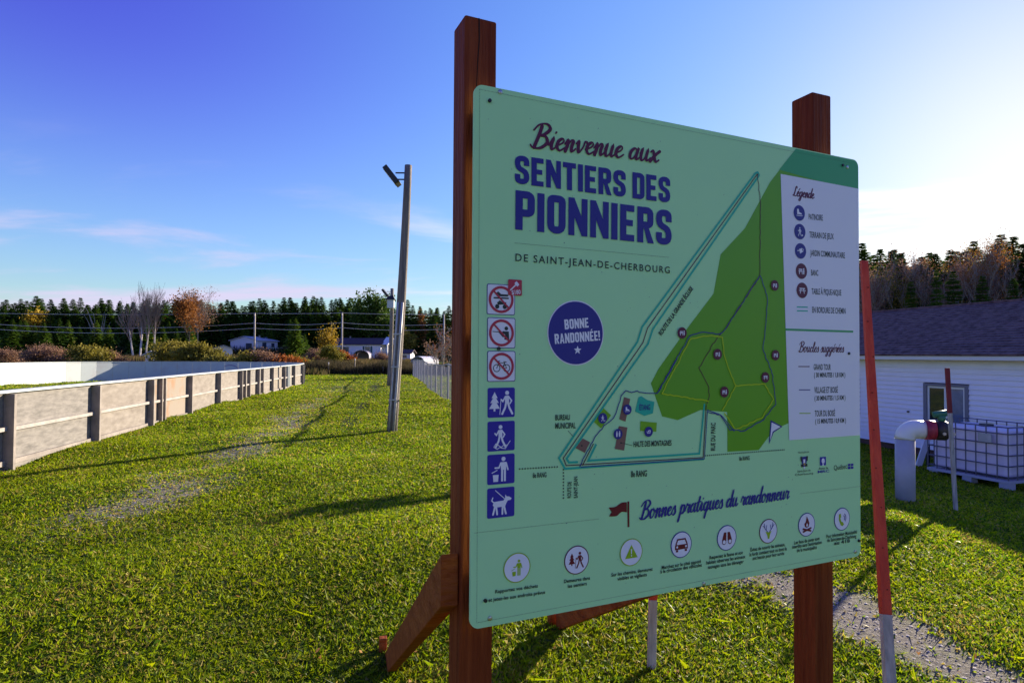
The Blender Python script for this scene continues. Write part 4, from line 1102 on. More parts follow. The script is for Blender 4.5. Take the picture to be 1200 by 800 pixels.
def siding(a, along, inn, L_, z0, z1, name, gable=0.0):
    m = MB(); n = int((z1 - z0) / .108); st = (z1 - z0) / n
    for i in range(n):
        z = z0 + i * st
        segs = [(0.0, L_)]
        if name == 'front_wall':
            for (u0, u1, w0, w1) in WINS:
                if z + st > w0 + .01 and z < w1 - .01:
                    ns = []
                    for p, q in segs:
                        c0, c1 = u0 - s0, u1 - s0
                        if c0 > p and c1 < q: ns += [(p, c0), (c1, q)]
                        else: ns.append((p, q))
                    segs = ns
        for p, q in segs:
            b = a + along * p; e = a + along * q; zz = Vector((0, 0, z)); zt_ = Vector((0, 0, z + st))
            m.raw([b + zz - inn * .026, e + zz - inn * .026, e + zt_, b + zt_, b + zz + inn * .03, e + zz + inn * .03, e + zt_ + inn * .03, b + zt_ + inn * .03],
                  [(0, 1, 2, 3), (4, 7, 6, 5), (0, 4, 5, 1), (3, 2, 6, 7), (0, 3, 7, 4), (1, 5, 6, 2)])
    return m.build(name, M_sid, bl)
siding(wp(s0, 0, 0), WD, WN, s1 - s0, zb, zE, 'front_wall')
siding(wp(s0, DEP, 0), WD, -WN, s1 - s0, zb, zE, 'rear_wall')
for s_, sg in ((s0, 1), (s1, -1)):
    siding(wp(s_, .032, 0), WN, WD * sg, DEP - .064, zb, zE, 'end_wall')
    m = MB(); m.prism([wp(s_, .02, zE), wp(s_, DEP - .02, zE), wp(s_, DEP / 2, zE + RISE - .12)], WD * sg * .04); m.build('gable', M_sid, bl)
# fascia, soffit, roof courses
sl = Vector(WN) * (DEP / 2 + OV) + Zv * RISE; sll = sl.length; sld = sl / sll
nrm_f = (sld.cross(WD)); nrm_f = nrm_f if nrm_f.z > 0 else -nrm_f
eave = wp(s0 - .25, -OV, zE + .02)
LR = s1 - s0 + .5
m = MB(); m.box(eave - Zv * .055, WD * LR, WN * .022, Zv * .115); m.build('fascia', mat('white_trim', (.72, .70, .66), .5), bl)
m = MB(); m.box(eave + WN * .024 - Zv * .05, WD * LR, WN * (OV - .03), Zv * .014); m.build('soffit', mat('soffit', (.6, .6, .45), .6), bl)
for side in (0, 1):
    m = MB(); nc = 24; st = sll / nc
    if side: e0 = wp(s0 - .25, DEP + OV, zE + .06); dd = (-Vector(WN) * (DEP / 2 + OV) + Zv * RISE) / sll
    else: e0 = eave + Zv * .062 - WN * .03; dd = sld
    nn = Vector((-dd.x * dd.z, -dd.y * dd.z, dd.x ** 2 + dd.y ** 2)).normalized()
    for i in range(nc):
        p = e0 + dd * (i * st)
        m.raw([p + nn * .022, p + WD * LR + nn * .022, p + WD * LR + dd * st + nn * .004, p + dd * st + nn * .004, p - nn * .03, p + WD * LR - nn * .03], [(0, 1, 2, 3), (0, 4, 5, 1)])
    m.build('roof_slope', M_roof, bl)
m = MB(); rp = eave + Zv * .062 + sld * sll; m.beam(rp - WN * .03 - Zv * .01, rp - WN * .03 + WD * LR - Zv * .01, .28, .04); m.build('ridge_cap', M_roof, bl)
M_glass = mat('dark_glass', (.015, .018, .03), .04, spec=1.0)
M_glass2 = mat('sky_tint_glass', (.16, .19, .32), .06, spec=1.0, var=.3, vscale=2)  # bluish sky reflection put into the pane's own colour
M_trimg = mat('grey_trim', (.20, .19, .22), .6)
for (u0, u1, w0, w1) in WINS:
    f = MB(); t_ = .085
    for (a_, b_, c_, d_) in ((u0, u1, w0, w0 + t_ * .7), (u0, u1, w1 - t_ * .7, w1), (u0, u0 + t_, w0 + t_ * .7, w1 - t_ * .7), (u1 - t_, u1, w0 + t_ * .7, w1 - t_ * .7)):
        f.box(wp(a_, -.035, c_), WD * (b_ - a_), WN * .10, Zv * (d_ - c_))
    win = f.build('window', M_trimg, bl)
    i0, i1, j0, j1 = u0 + t_ + .002, u1 - t_ - .002, w0 + t_ * .7 + .002, w1 - t_ * .7 - .002; mid = (i0 + i1) / 2
    for (a_, b_) in ((i0, mid), (mid, i1)):
        s2 = .045; f = MB()
        for (x0, x1, y0, y1) in ((a_, b_, j0, j0 + s2), (a_, b_, j1 - s2, j1), (a_, a_ + s2, j0 + s2, j1 - s2), (b_ - s2, b_, j0 + s2, j1 - s2)):
            f.box(wp(x0 + .001, -.012 if a_ == i0 else -.004, y0), WD * (x1 - x0 - .002), WN * .04, Zv * (y1 - y0))
        f.build('sash', M_pvcw, win)
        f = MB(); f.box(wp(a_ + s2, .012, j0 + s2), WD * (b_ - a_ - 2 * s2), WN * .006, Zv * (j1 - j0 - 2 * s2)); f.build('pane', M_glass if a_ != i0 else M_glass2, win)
m = MB(); m.cbox(wp(-.95, -.03, .26), .05, .03, .04, math.atan2(WD.y, WD.x)); m.build('wall_vent', M_black, bl)

# ------------------------------------------------------------------ IBC TANK
tr0 = Vector((*at(1182, 500, 10.3).xy, 0)); tl0 = Vector((*at(1088, 500, 11.6).xy, 0))
TD = (tl0 - tr0).normalized(); TN = Vector((TD.y, -TD.x, 0)); TN = TN if TN.x > 0 else -TN
TL, TWd = (tl0 - tr0).length, 1.05
tz = gh(*(tr0 + TD * TL / 2).xy)
tank = thing('caged_water_tank', 'white plastic bulk tank in a metal cage on a pallet', 'tank', (tr0.x, tr0.y, tz))
q = lambda a_, b_, z: tr0 + TD * a_ + TN * b_ + Vector((0, 0, tz + z))
m = MB(); m.box(q(.05, .05, .17), TD * (TL - .1), TN * (TWd - .1), Zv * .80); m.build('bottle', mat('tank_plastic', (.82, .70, .78), .45, var=.06, vscale=4), tank, bevel=.06)
m = MB().tube([q(TL * .5, TWd * .5, .969), q(TL * .5, TWd * .5, 1.01)], .11, 16); m.build('lid', M_black, tank)
M_cage = mat('cage_steel', (.16, .15, .18), .5, metal=.5)
for z in (.20, .38, .56, .74, .92, 1.03):
    m = MB().tube([q(0, 0, z), q(TL, 0, z), q(TL, TWd, z), q(0, TWd, z), q(0, 0, z)], .011, 6); m.build('cage_ring', M_cage, tank)
nb = 8
for i in range(nb + 1):
    for b_ in (-.02, TWd + .02):
        m = MB().tube([q(TL * i / nb, b_, .15), q(TL * i / nb, b_, 1.04)], .011, 6); m.build('cage_bar', M_cage, tank)
for i in range(1, 6):
    for a_ in (-.02, TL + .02):
        m = MB().tube([q(a_, TWd * i / 6, .15), q(a_, TWd * i / 6, 1.04)], .011, 6); m.build('cage_bar', M_cage, tank)
m = MB(); m.box(q(-.02, -.02, .10), TD * (TL + .04), TN * (TWd + .04), Zv * .045); m.build('pallet_deck', mat('pallet', (.45, .43, .5), .6), tank)
for a_ in (0, .5, 1):
    for b_ in (0, 1):
        c = q((TL - .16) * a_ + .0, (TWd - .16) * b_, -.04); m = MB(); m.box(c, TD * .16, TN * .16, Zv * .138); m.build('pallet_foot', MATS['pallet'], tank)
m = MB(); m.box(q(.25, -.035, .75), TD * .22, TN * .006, Zv * .15); m.build('label_plate', M_galv, tank)
# plank leaning by the pipe
pa = G(1076, 546); pb = pa + Vector((.28, .12, .55))
pk = thing('leaning_plank', 'pale plank leaning between the pipe and the caged tank', 'plank', pa)
MB().beam(pa - Zv * .01, pb, .12, .03, up=(0, 1, 0)).build('board', M_pvcw, pk, bevel=.003)
MB().beam(pb + Vector((.03, 0.05, .02)), Vector((pb.x + .03, pb.y + .05, gh(pb.x + .03, pb.y + .05) - .05)), .05, .05).build('prop', M_black, pk)

# ------------------------------------------------------------------ FAR HOUSES
M_siding_far = mat('far_siding', (.70, .68, .74), .6)
M_far_pane = mat('far_pane', (.05, .06, .10), .15, spec=.8)
M_far_roof = mat('far_roof_dark', (.07, .045, .06), .85)
M_far_roof_l = mat('far_roof_grey', (.42, .42, .46), .7)
M_far_trim = mat('far_trim', (.78, .76, .74), .6)
M_far_shut = mat('far_shutter', (.03, .09, .10), .6)
M_pier = mat('dark_pier', (.05, .045, .05), .9)
def house(name, label, c, az, w, d, hw, rise, base, roof_m, ridge_along_x=True, wins=(), cat='house', extra=None, wall_m=None):
    z = gh(c[0], c[1]); t = thing(name, label, cat, (c[0], c[1], z))
    ca, sa = math.cos(az), math.sin(az); X = Vector((ca, sa, 0)); Y = Vector((-sa, ca, 0)); O = Vector((c[0], c[1], z))
    P = lambda x, y, zz: O + X * x + Y * y + Zv * zz
    wm = wall_m or M_siding_far
    if base > 0:
        m = MB(); m.box(P(-w / 2 + .15, -d / 2 + .15, -.6), X * (w - .3), Y * (d - .3), Zv * (base + .6)); m.build('base', M_pier, t)
    th = .08
    for (o, ax, ay) in ((P(-w / 2, -d / 2, base), X * w, Y * th), (P(-w / 2, d / 2 - th, base), X * w, Y * th)):
        m = MB(); m.box(o, ax, ay, Zv * hw); m.build('wall', wm, t)
    for x in (-w / 2, w / 2 - th):
        m = MB()
        if ridge_along_x: m.prism([P(x, -d / 2 + th, base), P(x, d / 2 - th, base), P(x, d / 2 - th, base + hw), P(x, 0, base + hw + rise), P(x, -d / 2 + th, base + hw)], X * th)
        else: m.box(P(x, -d / 2 + th, base), X * th, Y * (d - 2 * th), Zv * hw)
        m.build('wall', wm, t)
    ov = .3
    if ridge_along_x:
        for sg in (-1, 1):
            a_ = P(-w / 2 - ov, sg * (d / 2 + ov), base + hw - rise * ov / (d / 2) + .03); b_ = P(-w / 2 - ov, 0, base + hw + rise + .03)
            m = MB(); m.prism([a_, b_, b_ + Zv * .12, a_ + Zv * .12], X * (w + 2 * ov)); m.build('roof', roof_m, t)
    else:
        for sg in (-1, 1):
            a_ = P(sg * (w / 2 + ov), -d / 2 - ov, base + hw - rise * ov / (w / 2) + .03); b_ = P(0, -d / 2 - ov, base + hw + rise + .03)
            m = MB(); m.prism([a_, b_, b_ + Zv * .12, a_ + Zv * .12], Y * (d + 2 * ov)); m.build('roof', roof_m, t)
        for y in (-d / 2 + .001, d / 2 - th - .001):
            m = MB(); m.prism([P(-w / 2, y, base + hw), P(w / 2, y, base + hw), P(0, y, base + hw + rise)], Y * th); m.build('gable', wm, t)
    for (face, u, zz, ww, hh, kind) in wins:
        if face == 'front': o, ax, n_ = P(u - ww / 2, -d / 2, base + zz), X, -Y
        else: o, ax, n_ = P(w / 2, u - ww / 2, base + zz), Y, X
        m = MB(); m.box(o - ax * .08 - Zv * .08 + n_ * .002, ax * (ww + .16), n_ * .05, Zv * (hh + .16)); f = m.build('door' if kind == 'door' else 'window', M_far_trim, t)
        m = MB(); m.box(o + n_ * .05, ax * ww, n_ * .02, Zv * hh); m.build('pane', M_far_pane, f)
        if kind == 'shutter':
            for x in (-.42, ww + .1): m = MB(); m.box(o + ax * x - Zv * .05 + n_ * .002, ax * .32, n_ * .05, Zv * (hh + .1)); m.build('shutter', M_far_shut, f)
    if extra: extra(t, P, X, Y)
    return t
def ex_mobile(t, P, X, Y):
    for x, h_ in ((-2.6, 1.15), (1.0, .75)): MB().tube([P(x, .6, 3.2), P(x, .6, 3.6 + h_)], .13, 8).build('flue_pipe', M_far_trim if x > 0 else M_greybark, t)
    m = MB(); m.prism([P(4.9, -3.2, 3.1), P(4.9, 3.2, 3.1), P(4.9, 0, 4.6)], X * 1.3); m.build('porch_gable', M_far_trim, t)
    for y in (-3., 3.): m = MB(); m.box(P(5.9, y - .12, -.3), X * .24, Y * .24, Zv * 3.4); m.build('porch_post', M_far_trim, t)
c = at(424, 418, 120)
house('mobile_home', 'long white house with a dark roof beyond the end of the field', (c.x, c.y), rad(-6), 9.6, 6.2, 2.6, 1.15, .5, M_far_roof, True,
      [('front', -2.4, 1.0, 1.9, 1.15, ''), ('front', 2.2, .95, 1.0, 1.25, 'shutter')], extra=ex_mobile)
def ex_deck(t, P, X, Y):
    m = MB(); m.box(P(3.22, -2.4, 1.0), X * 1.9, Y * 4.8, Zv * .12); m.build('deck', M_far_trim, t)
    for y in np.linspace(-2.3, 2.3, 7): m = MB(); m.box(P(5.02, y - .05, -.6), X * .1, Y * .1, Zv * 2.6); m.build('deck_post', M_far_trim, t)
    m = MB(); m.box(P(5.04, -2.4, 2.02), X * .07, Y * 4.8, Zv * .1); m.build('handrail', M_far_trim, t)
    m = MB()
    for k in range(5): m.box(P(3.7 + .0, -2.45 - .28 * (k + 1), .85 - .2 * k), X * 1.2, Y * .28, Zv * .06)
    m.build('stairs', M_far_trim, t)
    MB().tube([P(.8, .5, 3.2), P(.8, .5, 4.6)], .16, 8).build('flue_pipe', M_greybark, t)
c = at(298, 411, 128)
house('bungalow', 'pale raised bungalow with a grey roof behind a utility pole', (c.x, c.y), rad(-14), 6.4, 6.6, 2.4, .8, 1.0, M_far_roof_l, False,
      [('right', -1.2, .9, 1.3, 1.2, ''), ('right', 1.6, .9, 1.0, 1.1, ''), ('front', 1.2, .6, 1.4, 1.3, '')], extra=ex_deck)
c = at(262, 413, 112)
house('garden_shed', 'small white gabled shed left of the raised bungalow', (c.x, c.y), rad(24), 2.9, 2.6, 1.55, .55, .1, M_far_roof_l, False, [('front', -.5, .0, .8, 1.35, 'door')], cat='shed', wall_m=M_far_trim)
c = at(178, 423, 60)
house('tiny_hut', 'tiny pale hut at the foot of the bare birches', (c.x, c.y), rad(20), .95, .9, 1.35, .25, .05, M_far_roof_l, False, [('front', .0, .1, .4, .9, 'door')], cat='hut')
c = at(475, 424, 100)
house('lean_to_shed', 'low white shed between the light pole and the fence', (c.x, c.y), rad(-8), 2.4, 2.2, 1.5, .45, .1, M_far_roof, True, [('front', .2, .75, .8, .45, '')], cat='shed')
# car shelter and round tarp shelter
def shelter(name, label, px, py, Y, w, d, h, col, ribs=True, az=0.0):
    c = at(px, py, Y); z = gh(c.x, c.y); t = thing(name, label, 'shelter', (c.x, c.y, z))
    X = Vector((math.cos(az), math.sin(az), 0)); Yv = Vector((-math.sin(az), math.cos(az), 0)); O = Vector((c.x, c.y, z))
    prof = [(-w / 2, 0), (-w / 2, h * .5)] + [(-w / 2 * math.cos(a_), h * (.5 + .5 * math.sin(a_))) for a_ in np.linspace(.15, math.pi - .15, 11)] + [(w / 2, h * .5), (w / 2, 0)]
    m = MB(); k = len(prof); vs = []
    for yy in (-d / 2, d / 2): vs += [O + X * x + Yv * yy + Zv * zz for x, zz in prof]
    vs2 = [O + X * x * .97 + Yv * yy + Zv * zz * .97 for yy in (-d / 2 + .01, d / 2 - .01) for x, zz in prof]
    m.raw(vs + vs2, [(i, i + 1, i + 1 + k, i + k) for i in range(k - 1)] + [(2 * k + i, 2 * k + i + k, 2 * k + i + 1 + k, 2 * k + i + 1) for i in range(k - 1)] + [(i, 2 * k + i, 2 * k + i + 1, i + 1) for i in range(k - 1)])
    m.build('canopy', mat('tarp_' + name, col, .55), t)
    m = MB(); m.raw([O + X * x * .96 + Yv * (d / 2 - .1) + Zv * zz * .96 for x, zz in prof], [tuple(range(k))]); m.build('rear_sheet', mat('tarp_' + name, col, .55), t)
    if ribs:
        for yy in np.linspace(-d / 2 - .03, d / 2, 4): MB().tube([O + X * x * 1.01 + Yv * yy + Zv * zz * 1.01 for x, zz in prof], .05, 5).build('rib', M_galv, t)
    return t
shelter('car_shelter', 'arched pale car shelter in front of the long white house', 425, 424, 108, 2.7, 4.5, 2.0, (.50, .44, .52), True, rad(6))
shelter('covered_trailer', 'rounded pale tarpaulin shelter behind the chain-link fence', 498, 426, 78, 2.1, 3.0, 1.35, (.62, .62, .70), False, rad(-30))

# ------------------------------------------------------------------ UTILITY POLES AND WIRES
M_pole_far = mat('far_pole', (.46, .42, .37), .85, var=.2, vscale=3)
UP = []
for px, ytop, Y in ((298, 366.5, 104), (400.5, 366, 104), (-30, 366, 104), (520, 368, 106)):
    b = at(px, 415, Y); z = gh(b.x, b.y); tpz = at(px, ytop, Y).z; UP.append(Vector((b.x, b.y, tpz)))
    lab = {298: 'pale utility pole in front of the raised bungalow', 400.5: 'pale utility pole beside the left end of the long white house', -30: 'utility pole beyond the left edge of the rink', 520: 'utility pole hidden behind the near sign post'}[px]
    t = thing('utility_pole', lab, 'utility pole', (b.x, b.y, z), 'roadside utility poles')
    MB().tube([(b.x, b.y, z - .5), (b.x, b.y, tpz)], [.17, .12], 10).build('shaft', M_pole_far, t, smooth=True)
    m = MB(); m.box((b.x - .1, b.y - .18, tpz - .5), (.2, 0, 0), (0, .06, 0), (0, 0, .3)); m.build('bracket', M_galv, t)
M_wire = mat('cable', (.58, .55, .52), .5)
order = [UP[2], UP[0], UP[1], UP[3]]
for k, (dz, lab) in enumerate(((-.1, 'topmost pale overhead wire along the forest edge'), (-1.75, 'upper of the two lower overhead wires'), (-2.6, 'lowest overhead wire above the shrubs'))):
    pts = []
    for a_, b_ in zip(order[:-1], order[1:]):
        for i in range(14):
            f = i / 14; p = a_.lerp(b_, f); sag = (.25 if k == 0 else .9) * 4 * f * (1 - f); 
            pts.append(p + Vector((0, -.2, dz - sag * (1 if (b_ - a_).length > 25 else .35))))
    pts.append(order[-1] + Vector((0, -.2, dz)))
    w = MB().tube(pts, .035, 5).build('overhead_wire', M_wire); tag(w, lab, 'wire', 'overhead wires')

# ------------------------------------------------------------------ TREES
def foliage_mat(name, c1, c2, trans=.25):
    m = bpy.data.materials.new(name); m.use_nodes = True
    n, l = m.node_tree.nodes, m.node_tree.links
    b = n['Principled BSDF']; b.inputs['Roughness'].default_value = .75; b.inputs['Specular IOR Level'].default_value = .2
    oi = n.new('ShaderNodeObjectInfo'); tcn = n.new('ShaderNodeTexCoord'); t = n.new('ShaderNodeTexNoise'); t.inputs['Scale'].default_value = 1.3; t.inputs['Detail'].default_value = 4
    l.new(tcn.outputs['Object'], t.inputs['Vector'])
    ad = n.new('ShaderNodeMath'); ad.operation = 'MULTIPLY_ADD'; l.new(oi.outputs['Random'], ad.inputs[0]); ad.inputs[1].default_value = .6; 
    sb = n.new('ShaderNodeMath'); sb.operation = 'MULTIPLY_ADD'; l.new(t.outputs[0], sb.inputs[0]); sb.inputs[1].default_value = 1.2; sb.inputs[2].default_value = -.42
    l.new(sb.outputs[0], ad.inputs[2])
    mx = n.new('ShaderNodeMix'); mx.data_type = 'RGBA'; mx.clamp_factor = True; l.new(ad.outputs[0], mx.inputs[0]); mx.inputs[6].default_value = (*c1, 1); mx.inputs[7].default_value = (*c2, 1)
    l.new(mx.outputs[2], b.inputs['Base Color'])
    tr_ = n.new('ShaderNodeBsdfTranslucent'); l.new(mx.outputs[2], tr_.inputs[0]); ms = n.new('ShaderNodeMixShader'); ms.inputs[0].default_value = trans
    l.new(b.outputs[0], ms.inputs[1]); l.new(tr_.outputs[0], ms.inputs[2]); l.new(ms.outputs[0], n['Material Output'].inputs[0])
    return m
F_SPR = foliage_mat('spruce_needles', (.030, .078, .009), (.11, .20, .018), .3)
F_SPRL = foliage_mat('bright_spruce_needles', (.07, .14, .012), (.16, .25, .022), .3)
F_YEL = foliage_mat('yellow_leaves', (.32, .20, .02), (.45, .32, .03), .35)
F_ORG = foliage_mat('rust_leaves', (.20, .075, .02), (.33, .14, .03), .3)
F_OLV = foliage_mat('olive_leaves', (.15, .14, .02), (.27, .22, .03), .3)
F_BRN = foliage_mat('dry_twig_leaves', (.20, .115, .075), (.31, .18, .11), .3)
F_RED = foliage_mat('red_leaves', (.24, .06, .015), (.38, .12, .02), .3)
F_GRN = foliage_mat('fresh_leaves', (.05, .10, .012), (.10, .16, .02), .3)
def conifer_mesh(seed, h, r, n_wh, per, k_sp, bare=.08):
    R_ = np.random.RandomState(seed); V_ = []; T_ = []
    for w in range(n_wh):
        f = bare + (1 - bare) * (1 - (1 - (w + R_.rand() * .5) / (n_wh + .5)) ** 1.35)
        z = f * h; Lm = r * (1 - f) ** .95 * (.75 + .5 * R_.rand()) + .07
        for b_ in range(per):
            a = R_.rand() * 6.283; L_ = Lm * (.6 + .6 * R_.rand()); up = .15 * L_ if f > .75 else (-.25 + .2 * R_.rand()) * L_
            ca, sa = math.cos(a), math.sin(a); st = .5 * (.10 + .25 * R_.rand())
            for q in range(k_sp):
                t = .12 + .88 * (q + R_.rand()) / k_sp
                px_, pz = L_ * t, z + up * t - .12 * L_ * t * t
                ln = (.28 + .25 * (1 - t)) * L_ + .10; sp = (R_.rand() - .5) * 2.2
                dx, dy = math.cos(a + sp), math.sin(a + sp); o = np.array((ca * px_, sa * px_, pz))
                tip = o + np.array((dx * ln, dy * ln, -.15 * ln + (R_.rand() - .45) * .9 * ln)); wv = np.array((-dy, dx, (R_.rand() - .5) * 1.7)) * ln * (.2 + .16 * R_.rand())
                i = len(V_); V_ += [o - wv * .35, o + wv, tip, o - wv]; T_ += [(i, i + 1, i + 2), (i, i + 2, i + 3)]
    return fast_mesh('crown', np.array(V_), np.array(T_), [F_SPR])
def trunk_mesh(h, r, mtl, lean=0.0):
    m = MB().tube([(0, 0, -.4), (lean * .3, 0, h * .5), (lean, 0, h * .97)], [r, r * .6, r * .12], 7); me = bpy.data.meshes.new('trunk'); me.from_pydata(m.v, [], m.f); me.materials.append(mtl); return me
CON = []
for sd in range(8):
    hh = 10.0; CON.append((conifer_mesh(100 + sd, hh, 2.0 + .25 * (sd % 4), 44, 10, 7), trunk_mesh(hh, .15, M_bark)))
CONL = []
for me, tme in CON[:4]:
    c_ = me.copy(); c_.materials.clear(); c_.materials.append(F_SPRL); CONL.append((c_, tme))
COND = [(conifer_mesh(200 + sd, 10.0, 2.3 + .3 * sd, 34, 10, 9), trunk_mesh(10.0, .17, M_bark)) for sd in range(3)]
def put_conifer(x, y, h, v, label, group, wide=1.0):
    z = gh(x, y); t = thing('spruce_tree', label, 'tree', (x, y, z), group, random.uniform(0, 6.28))
    k = h / 10.0; t.scale = (k * wide, k * wide, k)
    c_ = link_mesh('crown', v[0], t); tk = link_mesh('trunk', v[1], t)
    return t
rt = random.Random(21)
n_con = 0
for row, (Y0_, cnt, hmin, hmax) in enumerate(((132, 50, 7.0, 10.8), (139, 54, 9.8, 12.8), (146, 54, 11.6, 13.8), (152, 52, 12.6, 14.6))):
    for i in range(cnt):
        px = -35 + 575 * (i + rt.uniform(.1, .9)) / cnt; Y_ = Y0_ + rt.uniform(-3, 3)
        p = at(px, 400, Y_); hh = rt.uniform(hmin, hmax) * (1.0 if px < 330 else 1.04 if px < 480 else .96)
        if row == 0 and rt.random() < .6: put_conifer(p.x, p.y, hh * .8, CONL[rt.randrange(4)], 'brighter green spruce in the front rank of the far forest', 'front spruces of the far forest', 1.15)
        else: put_conifer(p.x, p.y, hh, CON[rt.randrange(8)], 'dark spruce in the dense forest beyond the houses', 'spruces of the far forest', 1.42)
for row, (Y0_, cnt, hmin, hmax) in enumerate(((60, 15, 8.8, 11.4), (66, 17, 10.2, 13.0), (73, 17, 11.8, 14.4))):
    for i in range(cnt):
        px = 985 + 285 * (i + rt.uniform(.1, .9)) / cnt; Y_ = Y0_ + rt.uniform(-4, 4); p = at(px, 400, Y_)
        hh = rt.uniform(hmin, hmax) * (1.0 + .0006 * (px - 1010))
        if row == 0 and rt.random() < .35: continue
        put_conifer(p.x, p.y, hh + .8, CON[rt.randrange(8)], 'dark spruce in the wood behind the white building', 'spruces behind the white building', 1.5)
for px, Y_, hh, lab in ((1118, 46, 9.0, 'broad dark spruce nearest above the middle of the roof'), (1188, 47, 8.6, 'bushy spruce above the right end of the roof'), (1098, 50, 9.6, 'narrow dark spruce just left of the broad spruce over the roof'), (1152, 49, 9.0, 'dark spruce between the broad spruce and the right bushy one'), (1068, 52, 8.8, 'dark spruce above the left third of the roof')):
    p = at(px, 400, Y_); put_conifer(p.x, p.y, hh, COND[int(px) % 3], lab, 'spruces behind the white building', 1.0 if px != 1098 else .7)
for i in range(26):
    px = -20 + 250 * (i + rt.uniform(.1, .9)) / 26; p = at(px, 400, rt.uniform(109, 125)); put_conifer(p.x, p.y, rt.uniform(4.5, 7.8), CONL[rt.randrange(4)] if rt.random() < .6 else CON[rt.randrange(8)], 'young spruce in front of the forest behind the rink', 'young spruces in front of the far forest', 1.35)
def forest_mass(name, label, spots):
    Vs, Ts, k = [], [], 0; R_ = np.random.RandomState(55)
    for (x, y, h_) in spots:
        me = CON[R_.randint(8)][0]; n = len(me.vertices); v = np.empty(n * 3, np.float32); me.vertices.foreach_get('co', v); v = v.reshape(-1, 3) * h_ / 10.0
        a_ = R_.rand() * 6.28; ca, sa = math.cos(a_), math.sin(a_); v = np.stack([(v[:, 0] * ca - v[:, 1] * sa) * 1.35 + x, (v[:, 0] * sa + v[:, 1] * ca) * 1.35 + y, v[:, 2] + gh(x, y)], 1)
        t = np.empty(len(me.loops), np.int32); me.loops.foreach_get('vertex_index', t); Vs.append(v); Ts.append(t.reshape(-1, 3) + k); k += n
    tag(link_mesh(name, fast_mesh(name, np.concatenate(Vs), np.concatenate(Ts), [F_SPR])), label, 'forest', None, 'stuff')
sp_ = []
for i in range(54):
    p = at(548 + 440 * (i + rt.random()) / 54, 400, 134 + 14 * rt.random()); sp_.append((p.x, p.y, rt.uniform(10, 14)))
for i in range(14):
    p = at(1275 + 220 * (i + rt.random()) / 14, 400, 58 + 12 * rt.random()); sp_.append((p.x, p.y, rt.uniform(10, 13)))
forest_mass('forest_mass', 'far spruce forest carrying on behind the sign board', sp_)
# broadleaved trees
def branch_tree(seed, h, spread, levels=4, mult=3, up=.75, trunk_r=.12, lean=(0, 0), first=.3):
    R_ = random.Random(seed); segs = []; tips = []
    def grow(p, d, L_, r, lv):
        n = 3; pts = [p]; rs = [r]; q = p; dd = d
        for i in range(n):
            dd = (dd + Vector((R_.uniform(-.16, .16), R_.uniform(-.16, .16), R_.uniform(-.02, .14)))).normalized(); q = q + dd * L_ / n; pts.append(q); rs.append(r * (1 - .55 * (i + 1) / n))
        segs.append((pts, rs, lv))
        if lv >= levels: tips.append(q); tips.append(pts[2]); return
        for k in range(mult + (1 if lv == 0 else 0)):
            f = R_.uniform(first if lv == 0 else .25, 1.0); i = min(2, int(f * 3)); o = pts[i].lerp(pts[i + 1], f * 3 - i)
            az = R_.uniform(0, 6.283); side = Vector((math.cos(az), math.sin(az), 0)); nd = (dd * up + side * spread + Vector((0, 0, .2))).normalized()
            grow(o, nd, L_ * R_.uniform(.5, .72), rs[i] * .55, lv + 1)
        if lv > 0: tips.append(q)
    grow(Vector((0, 0, -.1)), Vector((lean[0], lean[1], 1)).normalized(), h * .6, trunk_r, 0)
    return segs, tips
def wood(segs, part_name, mtl, parent, minr=.006):
    m = MB()
    for pts, rs, lv in segs: m.tube(pts, [max(minr, x) for x in rs], 6 if lv == 0 else 4 if lv < 3 else 3, cap=False)
    me = bpy.data.meshes.new(part_name); me.from_pydata(m.v, [], m.f); me.materials.append(mtl); return link_mesh(part_name, me, parent)
def leaves(tips, seed, n_per, rad_, size, mtl, parent, name='crown', flat=1.0):
    R_ = np.random.RandomState(seed); T_ = np.array([tuple(t) for t in tips]); k = len(T_) * n_per
    c = np.repeat(T_, n_per, 0) + R_.normal(0, rad_, (k, 3)) * np.array((1, 1, flat))
    c[:, 2] = np.maximum(c[:, 2], .05)
    a = R_.normal(0, 1, (k, 3)); a /= np.linalg.norm(a, axis=1)[:, None]; b = np.cross(a, R_.normal(0, 1, (k, 3))); b /= np.linalg.norm(b, axis=1)[:, None]
    s = (size * R_.uniform(.5, 1.3, k))[:, None]
    V_ = np.stack([c - a * s, c + b * s * .6, c + a * s, c - b * s * .6], 1).reshape(-1, 3); i = np.arange(k)[:, None] * 4
    F = np.concatenate([i, i + 1, i + 2, i + 3], 1)
    return link_mesh(name, fast_mesh(name, V_, F, [mtl]), parent)
def tree(name, label, px, Y, h, spread, seed, bark, leaf=None, n_per=6, lrad=.25, lsize=.12, levels=3, mult=4, trunk_r=None, cat='tree', group=None, minr=.012, lean=(0, 0), first=.3, flat=1.0, up=.75, twig=None):
    return _tree(name, label, px, Y, h, spread, seed, bark, leaf, n_per, lrad, lsize, levels, mult, trunk_r, cat, group, minr, lean, first, flat, up, twig or bark)
def _tree(name, label, px, Y, h, spread, seed, bark, leaf, n_per, lrad, lsize, levels, mult, trunk_r, cat, group, minr, lean, first, flat, up, twig):
    p = at(px, 410, Y); z = gh(p.x, p.y); t = thing(name, label, cat, (p.x, p.y, z), group)
    segs, tips = branch_tree(seed, h, spread, levels, mult, up, trunk_r or h * .012, lean, first)
    top = max(q.z for q in tips); k = h / top
    segs = [([q * k for q in pts], rs, lv) for pts, rs, lv in segs]; tips = [q * k for q in tips]
    wood([s for s in segs if s[2] == 0], 'trunk', bark, t, minr * 1.5); wood([s for s in segs if s[2] > 0], 'branches', twig, t, minr)
    if leaf: leaves(tips, seed, n_per, lrad, lsize, leaf, t, 'crown', flat)
    return t
